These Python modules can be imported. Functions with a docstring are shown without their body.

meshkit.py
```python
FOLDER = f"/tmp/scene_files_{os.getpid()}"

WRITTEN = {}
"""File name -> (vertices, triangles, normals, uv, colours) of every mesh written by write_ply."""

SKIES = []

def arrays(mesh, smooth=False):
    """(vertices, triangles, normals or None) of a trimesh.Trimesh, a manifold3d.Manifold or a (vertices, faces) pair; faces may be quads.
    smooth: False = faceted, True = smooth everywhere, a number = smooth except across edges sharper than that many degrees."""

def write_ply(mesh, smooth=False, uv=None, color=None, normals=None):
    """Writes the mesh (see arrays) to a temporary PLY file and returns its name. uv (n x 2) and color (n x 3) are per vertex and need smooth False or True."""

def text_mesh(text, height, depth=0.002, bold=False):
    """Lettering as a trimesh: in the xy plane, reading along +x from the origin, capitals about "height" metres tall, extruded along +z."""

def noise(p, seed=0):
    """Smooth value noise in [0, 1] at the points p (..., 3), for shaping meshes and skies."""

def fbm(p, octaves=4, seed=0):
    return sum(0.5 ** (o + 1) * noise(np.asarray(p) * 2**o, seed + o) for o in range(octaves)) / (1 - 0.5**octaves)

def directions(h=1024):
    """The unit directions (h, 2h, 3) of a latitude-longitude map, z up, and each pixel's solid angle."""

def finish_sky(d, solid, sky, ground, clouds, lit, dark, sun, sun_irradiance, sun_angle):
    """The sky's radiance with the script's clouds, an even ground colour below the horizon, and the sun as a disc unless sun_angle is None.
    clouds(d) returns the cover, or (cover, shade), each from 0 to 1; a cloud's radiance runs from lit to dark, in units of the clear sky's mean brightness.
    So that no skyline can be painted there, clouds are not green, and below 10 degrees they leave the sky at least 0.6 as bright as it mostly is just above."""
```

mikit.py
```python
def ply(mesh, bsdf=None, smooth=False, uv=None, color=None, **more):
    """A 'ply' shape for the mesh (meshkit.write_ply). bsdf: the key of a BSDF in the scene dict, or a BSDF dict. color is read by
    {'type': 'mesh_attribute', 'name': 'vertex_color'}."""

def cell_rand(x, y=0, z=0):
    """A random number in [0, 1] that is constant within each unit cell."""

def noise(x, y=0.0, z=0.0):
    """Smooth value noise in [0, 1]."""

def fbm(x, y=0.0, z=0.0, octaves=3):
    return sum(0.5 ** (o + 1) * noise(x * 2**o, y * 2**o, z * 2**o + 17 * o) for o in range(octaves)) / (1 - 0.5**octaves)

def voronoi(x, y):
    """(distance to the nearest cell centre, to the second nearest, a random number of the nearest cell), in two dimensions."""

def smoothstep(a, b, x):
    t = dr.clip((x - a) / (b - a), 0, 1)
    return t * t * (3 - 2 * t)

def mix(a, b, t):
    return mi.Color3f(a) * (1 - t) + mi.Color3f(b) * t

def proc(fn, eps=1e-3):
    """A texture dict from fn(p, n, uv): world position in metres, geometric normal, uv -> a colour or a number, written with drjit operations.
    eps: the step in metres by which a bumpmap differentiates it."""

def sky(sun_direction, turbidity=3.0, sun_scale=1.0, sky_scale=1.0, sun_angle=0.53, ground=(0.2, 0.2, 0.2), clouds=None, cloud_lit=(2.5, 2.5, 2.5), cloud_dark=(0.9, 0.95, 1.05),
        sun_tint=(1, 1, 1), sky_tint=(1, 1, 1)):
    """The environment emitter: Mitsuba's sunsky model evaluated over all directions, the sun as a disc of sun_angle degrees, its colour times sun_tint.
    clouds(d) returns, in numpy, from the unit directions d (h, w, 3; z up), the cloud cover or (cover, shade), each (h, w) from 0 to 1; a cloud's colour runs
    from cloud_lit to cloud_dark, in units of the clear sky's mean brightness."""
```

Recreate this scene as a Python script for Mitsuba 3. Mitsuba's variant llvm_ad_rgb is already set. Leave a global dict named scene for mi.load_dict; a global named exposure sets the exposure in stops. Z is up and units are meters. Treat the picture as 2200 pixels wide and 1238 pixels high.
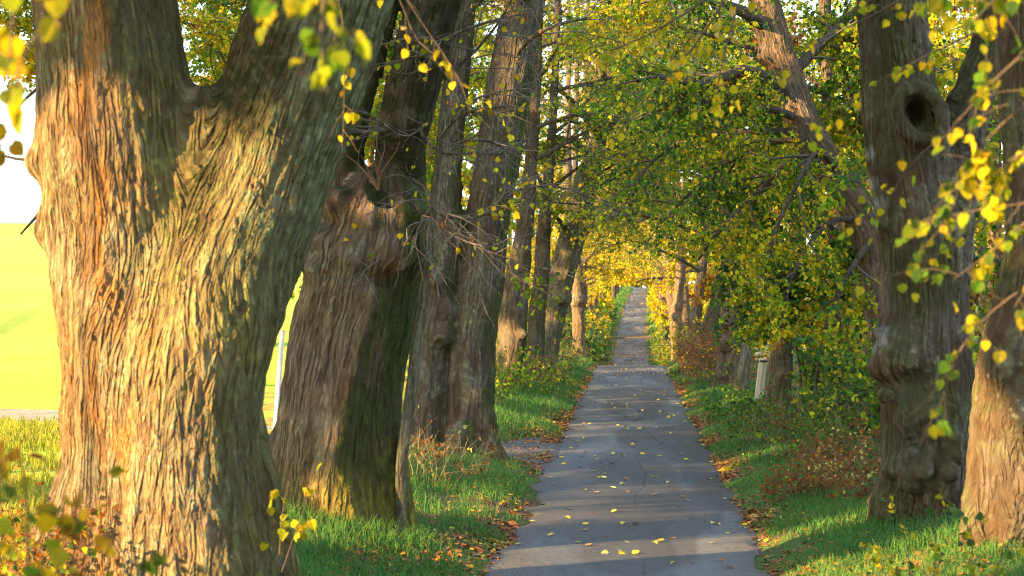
import math, numpy as np, trimesh, mitsuba as mi, mikit, meshkit
from scipy.interpolate import PchipInterpolator
from scipy.ndimage import binary_dilation
from mikit import noise, fbm, smoothstep, mix, proc
import drjit as dr

scene, labels = {}, {}
# ------------------------------------------------------------------ camera, sky, exposure
FPX, CX, CY = 4200.0, 1100.0, 619.0            # focal length and centre in pixels of the 2200 px photograph
CAM = np.array([0.0, 0.0, 2.4])
AZ = math.radians(3.49)
FW = np.array([-math.sin(AZ), math.cos(AZ), 0.0]); RT = np.array([math.cos(AZ), math.sin(AZ), 0.0])
scene['camera'] = {'type': 'thinlens', 'fov': 2 * math.degrees(math.atan(1100 / FPX)), 'fov_axis': 'x', 'near_clip': 0.5, 'far_clip': 3000.0,
                   'aperture_radius': 0.0125, 'focus_distance': 28.0,
                   'to_world': mi.ScalarTransform4f().look_at(origin=CAM.tolist(), target=(CAM + FW).tolist(), up=[0, 0, 1])}
SUN_AZ, SUN_EL = math.radians(58.0), math.radians(17.0)   # azimuth from straight behind the viewer towards the left
SUN = np.array([-math.sin(SUN_AZ) * math.cos(SUN_EL), -math.cos(SUN_AZ) * math.cos(SUN_EL), math.sin(SUN_EL)])
scene['sky'] = mikit.sky(SUN.tolist(), turbidity=3.0, sun_tint=(1.0, 0.87, 0.6), sun_angle=0.6, sky_scale=1.0, sun_scale=0.76,
                         clouds=lambda d: 0.5 * meshkit.fbm(d * [3, 3, 7], 4, 5), cloud_lit=(1.9, 1.85, 1.8), cloud_dark=(1.2, 1.2, 1.25), ground=(0.16, 0.15, 0.08))
exposure = 4.6

def at(px, py, d):
    return CAM + d * FW + d * (px - CX) / FPX * RT + d * (CY - py) / FPX * np.array([0, 0, 1.0])

def project(p):
    q = p - CAM
    d = np.maximum(q @ FW, 0.05)
    return CX + FPX * (q @ RT) / d, CY - FPX * q[..., 2] / d, q @ FW

# ------------------------------------------------------------------ materials
VC = {'type': 'mesh_attribute', 'name': 'vertex_color'}
def furrows(uv):
    u, v = uv.x, uv.y
    v = v + 0.5 * (noise(u * 13, v * 0.6, 9.0) - 0.5) + 0.25 * (noise(u * 31, v * 1.2, 11.0) - 0.5)
    w = u + 0.05 * (fbm(u * 5, v * 2.2, 1.0, 2) - 0.5) + 0.018 * (noise(u * 16, v * 9, 2.0) - 0.5)
    r1 = 1 - dr.abs(2 * noise(w * 25, v * 2.6, 3.0) - 1)
    r2 = 1 - dr.abs(2 * noise(w * 46, v * 12.0, 5.0) - 1)
    return smoothstep(0.5, 0.96, r1), smoothstep(0.5, 1.0, r2)
def bark_relief(p, n, uv):
    a, b = furrows(uv)
    return -0.020 * a - 0.011 * b + 0.006 * noise(uv.x * 110, uv.y * 60, 0.0)
def bark_seams(p, n, uv):
    a, b = furrows(uv)
    return dr.clip(0.62 * a + 0.4 * b * (1 - a) + 0.55 * (fbm(uv.x * 30, uv.y * 14, 4.0, 3) - 0.5) + 0.03, 0, 1)
scene['bark'] = {'type': 'bumpmap', 'texture': proc(bark_relief, 3e-3), 'scale': 1.0,
                 'bsdf': {'type': 'blendbsdf', 'weight': proc(bark_seams),
                          'a': {'type': 'principled', 'base_color': VC, 'roughness': 0.85, 'specular': 0.25},
                          'b': {'type': 'diffuse', 'reflectance': {'type': 'rgb', 'value': [0.07, 0.05, 0.036]}}}}
scene['twig_bark'] = {'type': 'twosided', 'bsdf': {'type': 'principled', 'base_color': VC, 'roughness': 0.8, 'specular': 0.25}}
scene['leaf_green'] = {'type': 'principledthin', 'base_color': VC, 'roughness': 0.45, 'diff_trans': 0.95, 'eta': 1.35}
scene['blade'] = {'type': 'principledthin', 'base_color': VC, 'roughness': 0.6, 'diff_trans': 0.7, 'eta': 1.3}
scene['dry_leaf'] = {'type': 'twosided', 'bsdf': {'type': 'principled', 'base_color': VC, 'roughness': 0.6, 'specular': 0.3}}
scene['painted'] = {'type': 'principled', 'base_color': VC, 'roughness': 0.5}

def road_colour(p, n, uv):
    big = fbm(p.x * 0.9, p.y * 0.22, 3.0, 4)
    fine = fbm(p.x * 22, p.y * 22, 1.0, 3)
    grit = noise(p.x * 130, p.y * 130, 2.0)
    c = mix((0.032, 0.038, 0.05), (0.068, 0.078, 0.096), smoothstep(0.38, 0.62, big))
    worn = smoothstep(0.55, 0.7, fbm(p.x * 1.6 + 3, p.y * 0.35, 5.0, 3))
    c = mix(c, mi.Color3f(0.125, 0.132, 0.142), worn * 0.7)
    edge = smoothstep(0.75, 1.3, dr.abs(p.x) + 0.5 * (noise(p.x * 2, p.y * 0.7, 7.0) - 0.5))
    c = mix(c, (0.07, 0.064, 0.056), edge * 0.7)
    patch = smoothstep(0.60, 0.66, fbm(p.x * 0.7 + 9, p.y * 0.16, 8.0, 3))
    c = mix(c, mi.Color3f(0.04, 0.04, 0.044), patch * 0.7)
    cx = dr.abs(p.x + 0.25 * (fbm(p.y * 0.8, 4.0, 0.0, 4) - 0.5) - 0.12)
    crack = (1 - smoothstep(0.006, 0.02, cx)) * smoothstep(0.5, 0.6, noise(p.y * 0.25, 12.0, 0.0))
    c = mix(c, (0.02, 0.02, 0.02), crack * 0.8)
    return c * (0.4 + 0.6 * fine + 0.6 * grit)
def road_relief(p, n, uv):
    return 0.004 * noise(p.x * 90, p.y * 90, 0.0) + 0.012 * fbm(p.x * 5, p.y * 5, 1.0, 2)
scene['asphalt'] = {'type': 'bumpmap', 'texture': proc(road_relief, 3e-3), 'scale': 1.0,
                    'bsdf': {'type': 'principled', 'base_color': proc(road_colour), 'roughness': 0.55, 'specular': 0.4}}
def track_colour(p, n, uv):
    f = fbm(p.x * 3, p.y * 3, 1.0, 4)
    apron = smoothstep(-3.4, -2.2, p.x + 0.8 * (fbm(p.x * 2, p.y * 2, 7.0, 2) - 0.5))
    return mix(mix((0.19, 0.17, 0.145), (0.34, 0.315, 0.27), f), mix((0.06, 0.06, 0.06), (0.115, 0.112, 0.108), f), apron) * (0.6 + 0.5 * noise(p.x * 70, p.y * 70, 0.0) + 0.3 * fbm(p.x * 14, p.y * 14, 0.0, 2))
scene['gravel'] = {'type': 'bumpmap', 'texture': proc(road_relief, 3e-3), 'scale': 2.0,
                   'bsdf': {'type': 'principled', 'base_color': proc(track_colour), 'roughness': 0.8}}
def ground_colour(p, n, uv):
    f = fbm(p.x * 1.3, p.y * 1.3, 2.0, 4)
    fine = fbm(p.x * 16, p.y * 16, 2.0, 3)
    soil = mix((0.06, 0.042, 0.026), (0.13, 0.08, 0.04), fine)
    verge = mix(soil, mix((0.035, 0.07, 0.014), (0.07, 0.12, 0.025), fine), smoothstep(0.3, 0.55, f))
    row = fbm(p.x * 0.12, p.y * 0.12, 6.0, 4)
    field = mix((0.21, 0.33, 0.04), (0.31, 0.40, 0.06), smoothstep(0.3, 0.7, row * 0.6 + 0.4 * fbm(p.x * 0.7, p.y * 0.7, 1.0, 3)))
    lines = 0.5 + 0.5 * dr.sin(p.x * 2.2 + 0.6 * noise(p.y * 0.1, p.x * 0.1, 0.0) + 0.35 * p.y)
    field = field * (0.8 + 0.02 * lines + 0.3 * fine)
    tram = 1 - smoothstep(0.25, 0.5, dr.abs(p.x + 0.17 * p.y + 10.5 + 1.2 * (noise(p.y * 0.05, 3.0, 0.0) - 0.5)))
    field = mix(field, (0.09, 0.12, 0.03), tram * 0.55)
    dry = smoothstep(9.0, 6.5, -p.x + 3.0 * (noise(p.x * .4, p.y * .4, 3.0) - 0.5)) * smoothstep(0.35, 0.6, fbm(p.x * 2.3, p.y * 2.3, 9.0, 3))
    field = mix(field, mix((0.2, 0.14, 0.05), (0.26, 0.19, 0.06), fine), dry * 0.8)
    return mix(verge, field, smoothstep(4.2, 5.6, -p.x + 1.2 * (f - 0.5)))
def ground_relief(p, n, uv):
    return 0.05 * fbm(p.x * 7, p.y * 7, 0.0, 4) * smoothstep(60.0, 25.0, p.y)
scene['earth'] = {'type': 'bumpmap', 'texture': proc(ground_relief, 5e-3), 'scale': 1.0,
                  'bsdf': {'type': 'principled', 'base_color': proc(ground_colour), 'roughness': 0.9, 'specular': 0.2}}

# ------------------------------------------------------------------ scene entries
def numbered(base):
    if base not in scene and base not in labels: return base
    i = 1
    while f'{base}_{i:03d}' in scene or f'{base}_{i:03d}' in labels: i += 1
    return f'{base}_{i:03d}'

def thing(name, label, cat, group=None):
    k = numbered(name)
    labels[k] = {'label': label, 'category': cat}
    if group: labels[k]['group'] = group
    return k

def put(key, V, F, bsdf, C, smooth=False, kind=None, label=None, uv=None):
    key = numbered(key)
    if bsdf == 'bark' and uv is None: uv = np.stack([V[:, 0] + .6 * V[:, 1], V[:, 2] + .3 * V[:, 1]], 1)
    scene[key] = mikit.ply((V, F), bsdf, smooth, uv=uv, color=np.broadcast_to(C, (len(V), 3)))
    if kind or label:
        labels.setdefault(key, {})
        if kind: labels[key]['kind'] = kind
        if label: labels[key]['label'] = label
    return key

# ------------------------------------------------------------------ terrain
ROADZ = PchipInterpolator([-60, 0, 17, 45, 60, 64, 67, 70, 78, 95, 120, 150, 190, 233, 300, 375, 420, 700],
                          [0, 0, -.07, -.24, -.36, -.36, -.32, -.37, -.85, -1.95, -2.75, -2.4, -1.0, .6, 1.75, 2.4, 2.45, -4])
ROADX = PchipInterpolator([-60, 0, 60, 110, 157, 233, 375, 700], [0, 0, 0, 0, -.05, .6, 1.8, 4])
vnoise = meshkit.noise; vfbm = meshkit.fbm
def sm(a, b, x):
    t = np.clip((x - a) / (b - a), 0, 1); return t * t * (3 - 2 * t)
def xyz(x, y, z=0.0):
    x, y = np.broadcast_arrays(np.asarray(x, float), np.asarray(y, float)); return np.stack([x, y, np.full(x.shape, z)], -1)
def ground_z(x, y):
    x, y = np.broadcast_arrays(np.asarray(x, float), np.asarray(y, float))
    r = ROADZ(np.clip(y, -60, 700)); u = x - ROADX(np.clip(y, -60, 700)); a = np.abs(u)
    bump = vfbm(xyz(x * 1.1, y * 1.1), 3, 3) - 0.5
    z = r + 0.10 * sm(1.25, 1.65, a) + 0.2 * sm(1.6, 3.4, a) + 0.16 * bump * sm(1.3, 2.4, a)
    junction = sm(2.9, 2.0, np.abs(y - 30.1 + 0.25 * (x + 1.2))) * (u < 0)
    z = z * (1 - junction) + (r + 0.02 + 0.04 * sm(2, 5, a)) * junction
    left = 0.25 + 0.051 * np.clip(y - 45, 0, 215) * sm(30, 75, y) - 0.06 * np.clip(y - 265, 0, 400)
    z = z + (left - z) * sm(3.6, 9.0 + 0.12 * np.clip(y - 50, 0, 300), -u)
    z = z + sm(3.2, 7.0, u) * (0.35 + 0.03 * np.clip(u - 5, 0, 40))
    return z - 0.05 * sm(1.3, 1.12, a)

def grid_mesh(xs, ys, zfun):
    X, Y = np.meshgrid(xs, ys)
    Z = zfun(X, Y)
    n, m = X.shape
    i, j = np.meshgrid(np.arange(n - 1), np.arange(m - 1), indexing='ij')
    a = (i * m + j).ravel()
    F = np.stack([a, a + 1, a + m + 1, a + m], 1)
    return np.stack([X.ravel(), Y.ravel(), Z.ravel()], 1), F

xs = np.unique(np.round(np.concatenate([np.arange(-7, 7.01, 0.175), -7 - np.geomspace(0.3, 500, 60), 7 + np.geomspace(0.3, 500, 45)]), 3))
ys = np.unique(np.round(np.concatenate([np.arange(-40, 8, 2.0), np.arange(8, 45, 0.33), np.arange(45, 90, 0.8), 90 + np.geomspace(1, 800, 130)]), 3))
V, F = grid_mesh(xs, ys, ground_z)
scene['ground'] = mikit.ply((V, F), 'earth', True); labels['ground'] = {'kind': 'structure', 'label': 'earth verges and the sunlit green field rising on the left'}

# the lane: a sheet with ragged edges
ys_r = np.unique(np.round(np.concatenate([np.arange(-30, 8, 1.0), np.arange(8, 75, 0.2), np.arange(75, 430, 1.5)]), 3))
us = np.concatenate([[-1, -0.985], np.linspace(-0.9, 0.9, 13), [0.985, 1]])
U, Y = np.meshgrid(us, ys_r)
wl = 1.26 + 0.45 * (vfbm(xyz(Y * 0.5, 1.0), 3, 11) - 0.5) + 0.34 * (vfbm(xyz(Y * 2.2, 5.0), 3, 12) - 0.5)
wr = 1.25 + 0.3 * (vfbm(xyz(Y * 0.5, 9.0), 3, 13) - 0.5) + 0.28 * (vfbm(xyz(Y * 2.2, 7.0), 3, 14) - 0.5)
X = ROADX(Y) + np.where(U < 0, U * wl, U * wr)
Z = ROADZ(Y) + 0.018 * (1 - U ** 2) - 0.045 * (np.abs(U) > 0.99) - 0.01 + 0.022 * (vfbm(xyz(X * 0.8, Y * 0.45), 3, 15) - 0.5)
n, m = X.shape
i, j = np.meshgrid(np.arange(n - 1), np.arange(m - 1), indexing='ij'); a = (i * m + j).ravel()
scene['road'] = mikit.ply((np.stack([X.ravel(), Y.ravel(), Z.ravel()], 1), np.stack([a, a + 1, a + m + 1, a + m], 1)), 'asphalt', True)
labels['road'] = {'kind': 'structure', 'label': 'narrow grey asphalt lane running straight up the avenue'}
# gravel side track joining from the left
xs_t = np.concatenate([np.linspace(-1.12, -9, 60), np.linspace(-9.5, -60, 60)]); vs = np.linspace(-1, 1, 11)
Vv, Xt = np.meshgrid(vs, xs_t)
half = 1.75 + 1.7 * sm(-2.6, -1.1, Xt) + 0.25 * (vfbm(xyz(Xt * 0.9, 3.0), 3, 16) - 0.5)
Yt = 30.1 - 0.25 * (Xt + 1.2) + Vv * half
Zt = ground_z(Xt, Yt) + 0.012 - 0.03 * (np.abs(Vv) > 0.99)
n, m = Xt.shape
i, j = np.meshgrid(np.arange(n - 1), np.arange(m - 1), indexing='ij'); a = (i * m + j).ravel()
scene['side_track'] = mikit.ply((np.stack([Xt.ravel(), Yt.ravel(), Zt.ravel()], 1), np.stack([a, a + 1, a + m + 1, a + m], 1)), 'gravel', True)
labels['side_track'] = {'kind': 'structure', 'label': 'pale gravel track turning off left between the trees'}

# ------------------------------------------------------------------ implicit trunks
def surface(fn, lo, hi, h):
    """Surface nets of the zero level of fn in the box, evaluated only near the surface."""
    B = 4
    nb = np.ceil((np.asarray(hi) - lo) / (h * B)).astype(int)
    n = nb * B
    cen = np.stack(np.meshgrid(*[lo[k] + (np.arange(nb[k]) + 0.5) * h * B for k in range(3)], indexing='ij'), -1)
    dc = fn(cen.reshape(-1, 3)).reshape(nb)
    act = binary_dilation(np.abs(dc) < h * B * 1.4, iterations=1)
    D = np.repeat(np.repeat(np.repeat(dc, B, 0), B, 1), B, 2).astype(np.float32)
    A = np.repeat(np.repeat(np.repeat(act, B, 0), B, 1), B, 2)
    idx = np.argwhere(A)
    D[A] = fn(lo + idx * h)
    S = D < 0
    c = np.zeros(n - 1, int)
    for o in np.ndindex(2, 2, 2):
        c += S[o[0]:n[0] - 1 + o[0], o[1]:n[1] - 1 + o[1], o[2]:n[2] - 1 + o[2]]
    cells = np.argwhere((c > 0) & (c < 8))
    acc, cnt = np.zeros((len(cells), 3)), np.zeros(len(cells))
    for ax in range(3):
        e = np.eye(3, dtype=int)[ax]
        for p in np.ndindex(2, 2):
            o = np.insert(np.array(p), ax, 0)
            a, b = cells + o, cells + o + e
            da, db = D[tuple(a.T)], D[tuple(b.T)]
            on = (da < 0) != (db < 0)
            t = np.where(on, da / np.where(on, da - db, 1), 0)
            acc += np.where(on[:, None], a + t[:, None] * e, 0); cnt += on
    V = lo + acc / cnt[:, None] * h
    ID = np.full(n - 1, -1); ID[tuple(cells.T)] = np.arange(len(cells))
    quads = []
    for ax in range(3):
        e = np.eye(3, dtype=int)[ax]; o1, o2 = np.eye(3, dtype=int)[(ax + 1) % 3], np.eye(3, dtype=int)[(ax + 2) % 3]
        sl = [slice(1, n[k] - 1) for k in range(3)]; sl[ax] = slice(0, n[ax] - 1)
        s2 = list(sl); s2[ax] = slice(1, n[ax])
        sa, sb = S[tuple(sl)], S[tuple(s2)]
        p = np.argwhere(sa != sb) + [sl[k].start for k in range(3)]
        ok = np.all(p < n - 1, 1); p = p[ok]
        q = np.stack([ID[tuple((p - o1 - o2).T)], ID[tuple((p - o2).T)], ID[tuple(p.T)], ID[tuple((p - o1).T)]], 1)
        flip = ~S[tuple(p.T)]
        q[flip] = q[flip][:, ::-1]
        quads.append(q[(q >= 0).all(1)])
    Q = np.vstack(quads)
    return V, np.vstack([Q[:, [0, 1, 2]], Q[:, [0, 2, 3]]])

def smin(a, b, k):
    hh = np.clip(0.5 + 0.5 * (b - a) / k, 0, 1)
    return b * (1 - hh) + a * hh - k * hh * (1 - hh)

def spline(pts, n):
    pts = np.asarray(pts, float)
    s = np.concatenate([[0], np.cumsum(np.linalg.norm(np.diff(pts[:, :3], axis=0), axis=1))])
    return PchipInterpolator(s, pts)(np.linspace(0, s[-1], n))

def pxchain(rows, d, n=None):
    """rows (px, py, radius in px[, depth]) -> (x, y, z, r) along a smooth line"""
    out = []
    for r in rows:
        dd = r[3] if len(r) > 3 else d
        out.append([*at(r[0], r[1], dd), r[2] * dd / FPX])
    return spline(out, n or max(6, 3 * len(rows)))

class Trunk:
    def __init__(s): s.chains, s.blobs, s.holes, s.axes = [], [], [], []
    def chain(s, pts, k=0.1, axis=True):
        s.chains.append((np.asarray(pts), k))
        if axis: s.axes.append((np.asarray(pts), None))
        return s
    def blob(s, c, r, k=0.08): s.blobs.append((np.asarray(c), np.broadcast_to(r, 3), k)); return s
    def hole(s, c, r, k=0.03): s.holes.append((np.asarray(c), np.broadcast_to(r, 3), k)); return s
    def sdf(s, P):
        d = None
        for pts, k in s.chains:
            dc = None
            for a, b in zip(pts[:-1], pts[1:]):
                ab = b[:3] - a[:3]; t = np.clip((P - a[:3]) @ ab / max(ab @ ab, 1e-9), 0, 1)
                v = np.linalg.norm(P - a[:3] - t[:, None] * ab, axis=1) - (a[3] + t * (b[3] - a[3]))
                dc = v if dc is None else np.minimum(dc, v)
            d = dc if d is None else smin(d, dc, k)
        for c, r, k in s.blobs:
            v = (np.linalg.norm((P - c) / r, axis=1) - 1) * r.min()
            d = smin(d, v, k)
        for c, r, k in s.holes:
            v = (np.linalg.norm((P - c) / r, axis=1) - 1) * r.min()
            d = -smin(-d, v, k)
        return d
    def mesh(s, h, seed=0, amp=0.02, freq=16.0, lump=0.05, blobby=0.0):
        pts = np.vstack([c for c, _ in s.chains] + [np.r_[c, r.max()][None] for c, r, _ in s.blobs])
        lo = (pts[:, :3] - pts[:, 3:]).min(0) - 4 * h; hi = (pts[:, :3] + pts[:, 3:]).max(0) + 4 * h
        V, F = surface(s.sdf, lo, hi, h)
        N = trimesh.Trimesh(V, F, process=False).vertex_normals
        # bark coordinates: angle round the axis at each height, and height; axes may hand over to others higher up
        best = np.full(len(V), 9e9); Q = np.zeros_like(V); UU = np.zeros(len(V)); total = np.zeros(len(V)); low = None
        for c, ramp in s.axes:
            c = c[np.argsort(c[:, 2])]; R = float(np.median(c[:, 3]))
            o = V[:, :2] - np.stack([np.interp(V[:, 2], c[:, 2], c[:, 0]), np.interp(V[:, 2], c[:, 2], c[:, 1])], 1)
            dd = np.linalg.norm(o, axis=1) - np.interp(V[:, 2], c[:, 2], c[:, 3])
            dd = dd + np.clip(c[0, 2] - .3 - V[:, 2], 0, 9) + np.clip(V[:, 2] - c[-1, 2] - .3, 0, 9)
            w = np.exp(-np.clip(dd, -.5, 2.5) / 0.05); off = 0.0; th = np.arctan2(o[:, 0], -o[:, 1])
            if ramp is not None:
                z0, z1, off = ramp; m = sm(z0, z1, V[:, 2])
            if ramp is not None and z1 < z0:
                low = (m[:, None], np.stack([R * np.sin(th), R * np.cos(th), V[:, 2]], 1), R * th); continue
            Q += w[:, None] * np.stack([R * np.sin(th) + off, R * np.cos(th), V[:, 2]], 1); UU += w * (R * th + off); total += w
            best = np.minimum(best, dd)
        Q /= total[:, None]; UU /= total
        if low: Q = low[0] * low[1] + (1 - low[0]) * Q; UU = low[0][:, 0] * low[2] + (1 - low[0][:, 0]) * UU
        sd = seed * 13
        Q0 = Q
        w1, w2 = vfbm(Q * [3, 3, 1.1], 3, sd) - 0.5, vfbm(Q * [7, 7, 4.5], 2, sd + 7) - 0.5
        q = Q + np.stack([0.13 * w1 + 0.035 * w2, -0.13 * w1 + 0.035 * w2, 0 * w1], 1)
        q = q + np.stack([0 * w1, 0 * w1, .5 * (vnoise(Q0 * [9, 9, .6], sd + 8) - .5)], 1)
        def ridge(fx, fz, s2): return 1 - np.abs(2 * vnoise(q * [fx, fx, fz], s2) - 1)
        r1 = ridge(freq, freq * 0.07, sd + 1); r2 = ridge(freq * 2.1, freq * 0.22, sd + 2)
        fis = sm(0.5, 0.97, r1); fis2 = sm(0.5, 1.0, r2)
        brk = sm(.25, .6, vnoise(q * [freq * .45, freq * .45, freq * .3], sd + 5)); fis = fis * (.35 + .65 * brk)
        plate = vfbm(q * [freq * 2.5, freq * 2.5, freq * 0.9], 2, sd + 3)
        lo_n = vfbm(V * 1.7, 4, sd + 4) - 0.5
        damp = sm(0.0, 0.07, -best) if blobby else 0.0      # burls: lumpy rather than furrowed
        far = sm(0.05, 0.2, best)
        disp = lump * 2 * lo_n - amp * (0.85 * fis + 0.55 * fis2) * (1 - 0.6 * far) + amp * 0.5 * (plate - 0.5) + far * 0.05 * (vfbm(V * 9, 3, sd + 9) - 0.5)
        V2 = V + N * disp[:, None]
        uvs = np.stack([UU, Q0[:, 2]], 1)
        tint = dict(uv=uvs, V=V2, N=N, Q=q, fis=fis, fis2=fis2, plate=plate, lo=lo_n, far=far, sd=sd)
        return V2, F, tint

def bark_colour(t, tone=(0.25, 0.185, 0.135), moss=0.5, lichen=0.5, orange=0.0, mossdir=(0.75, 0.45, 0.3), base_moss=0.0, zg=0.0):
    V, N, q, sd = t['V'], t['N'], t['Q'], t['sd']
    tone = np.array(tone) * .78
    streak = vfbm(q * [11, 11, 0.9], 3, sd + 20)
    c = tone * (0.55 + 0.85 * streak + 0.6 * (t['plate'] - 0.5))[:, None]
    c = c * (1 - 0.3 * np.maximum(t['fis'], .6 * t['fis2'])[:, None] * np.array([0.7, 0.95, 1.1]))
    grey = sm(0.45, 0.65, vfbm(V * 2.3, 3, sd + 21))[:, None]
    c = c * (1 - 0.35 * grey) + np.array([0.22, 0.21, 0.2]) * (0.6 + 0.7 * streak[:, None]) * 0.35 * grey
    if orange:
        o = sm(0.55, 0.7, vfbm(q * [5, 5, 0.6], 3, sd + 22))[:, None] * orange
        c = c * (1 - o) + np.array([0.40, 0.17, 0.055]) * (0.6 + 0.6 * streak[:, None]) * o
    if lichen:
        big = sm(0.42, 0.62, vfbm(V * 1.9, 3, sd + 23) + 0.12 * (N @ np.array([0.6, -0.6, 0.2])))
        spot = sm(0.50, 0.60, vfbm(V * 21, 3, sd + 24))
        l = (big * (0.25 + 0.75 * spot) * (1 - 0.6 * t['fis']) * lichen)[:, None]
        c = c * (1 - l) + np.array([0.24, 0.265, 0.17]) * (0.65 + 0.6 * vfbm(V * 34, 2, sd + 25)[:, None]) * l
        white = 0.7 * (sm(0.74, 0.80, vfbm(V * 30, 2, sd + 26)) * (0.25 + 0.75 * big) * min(1, lichen * 1.2))[:, None]
        c = c * (1 - white) + np.array([0.46, 0.47, 0.38]) * white
    if moss:
        md = np.array(mossdir) / np.linalg.norm(mossdir)
        mm = sm(0.42, 0.62, vfbm(V * 1.6, 3, sd + 27) * 0.75 + 0.42 * np.clip(N @ md, -0.4, 1) + 0.12 * (vfbm(V * 15, 2, sd + 28) - 0.5))
        mm = (mm * moss)[:, None]
        c = c * (1 - mm) + np.array([0.065, 0.085, 0.018]) * (0.5 + vfbm(V * 40, 2, sd + 29)[:, None]) * mm
    if base_moss:
        b = (sm(0.9, 0.1, V[:, 2] - zg + 0.7 * (vfbm(V * 3, 3, sd + 30) - 0.5)) * base_moss)[:, None]
        c = c * (1 - b) + np.array([0.19, 0.17, 0.025]) * (0.5 + vfbm(V * 30, 2, sd + 31)[:, None]) * b
    return np.clip(c, 0.01, 0.7)

# ------------------------------------------------------------------ vectorised branches and leaves
def unit(v): return v / np.maximum(np.linalg.norm(v, axis=-1, keepdims=True), 1e-9)

def grow(rng, S, D, L, n, wander=0.15, droop=0.0, lift=0.0):
    """(N, n+1, 3) polylines from the starts S along D; droop bends the later part down, lift the earlier part up."""
    P = [np.asarray(S, float)]; d = unit(np.asarray(D, float)); L = np.broadcast_to(L, len(P[0]))
    for i in range(n):
        f = (i + 1) / n
        d = d + wander * rng.normal(size=d.shape); d[:, 2] += lift * (1 - f) / n * 2 - droop * f / n * 2
        d = unit(d)
        P.append(P[-1] + d * (L / n)[:, None])
    return np.stack(P, 1)

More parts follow.
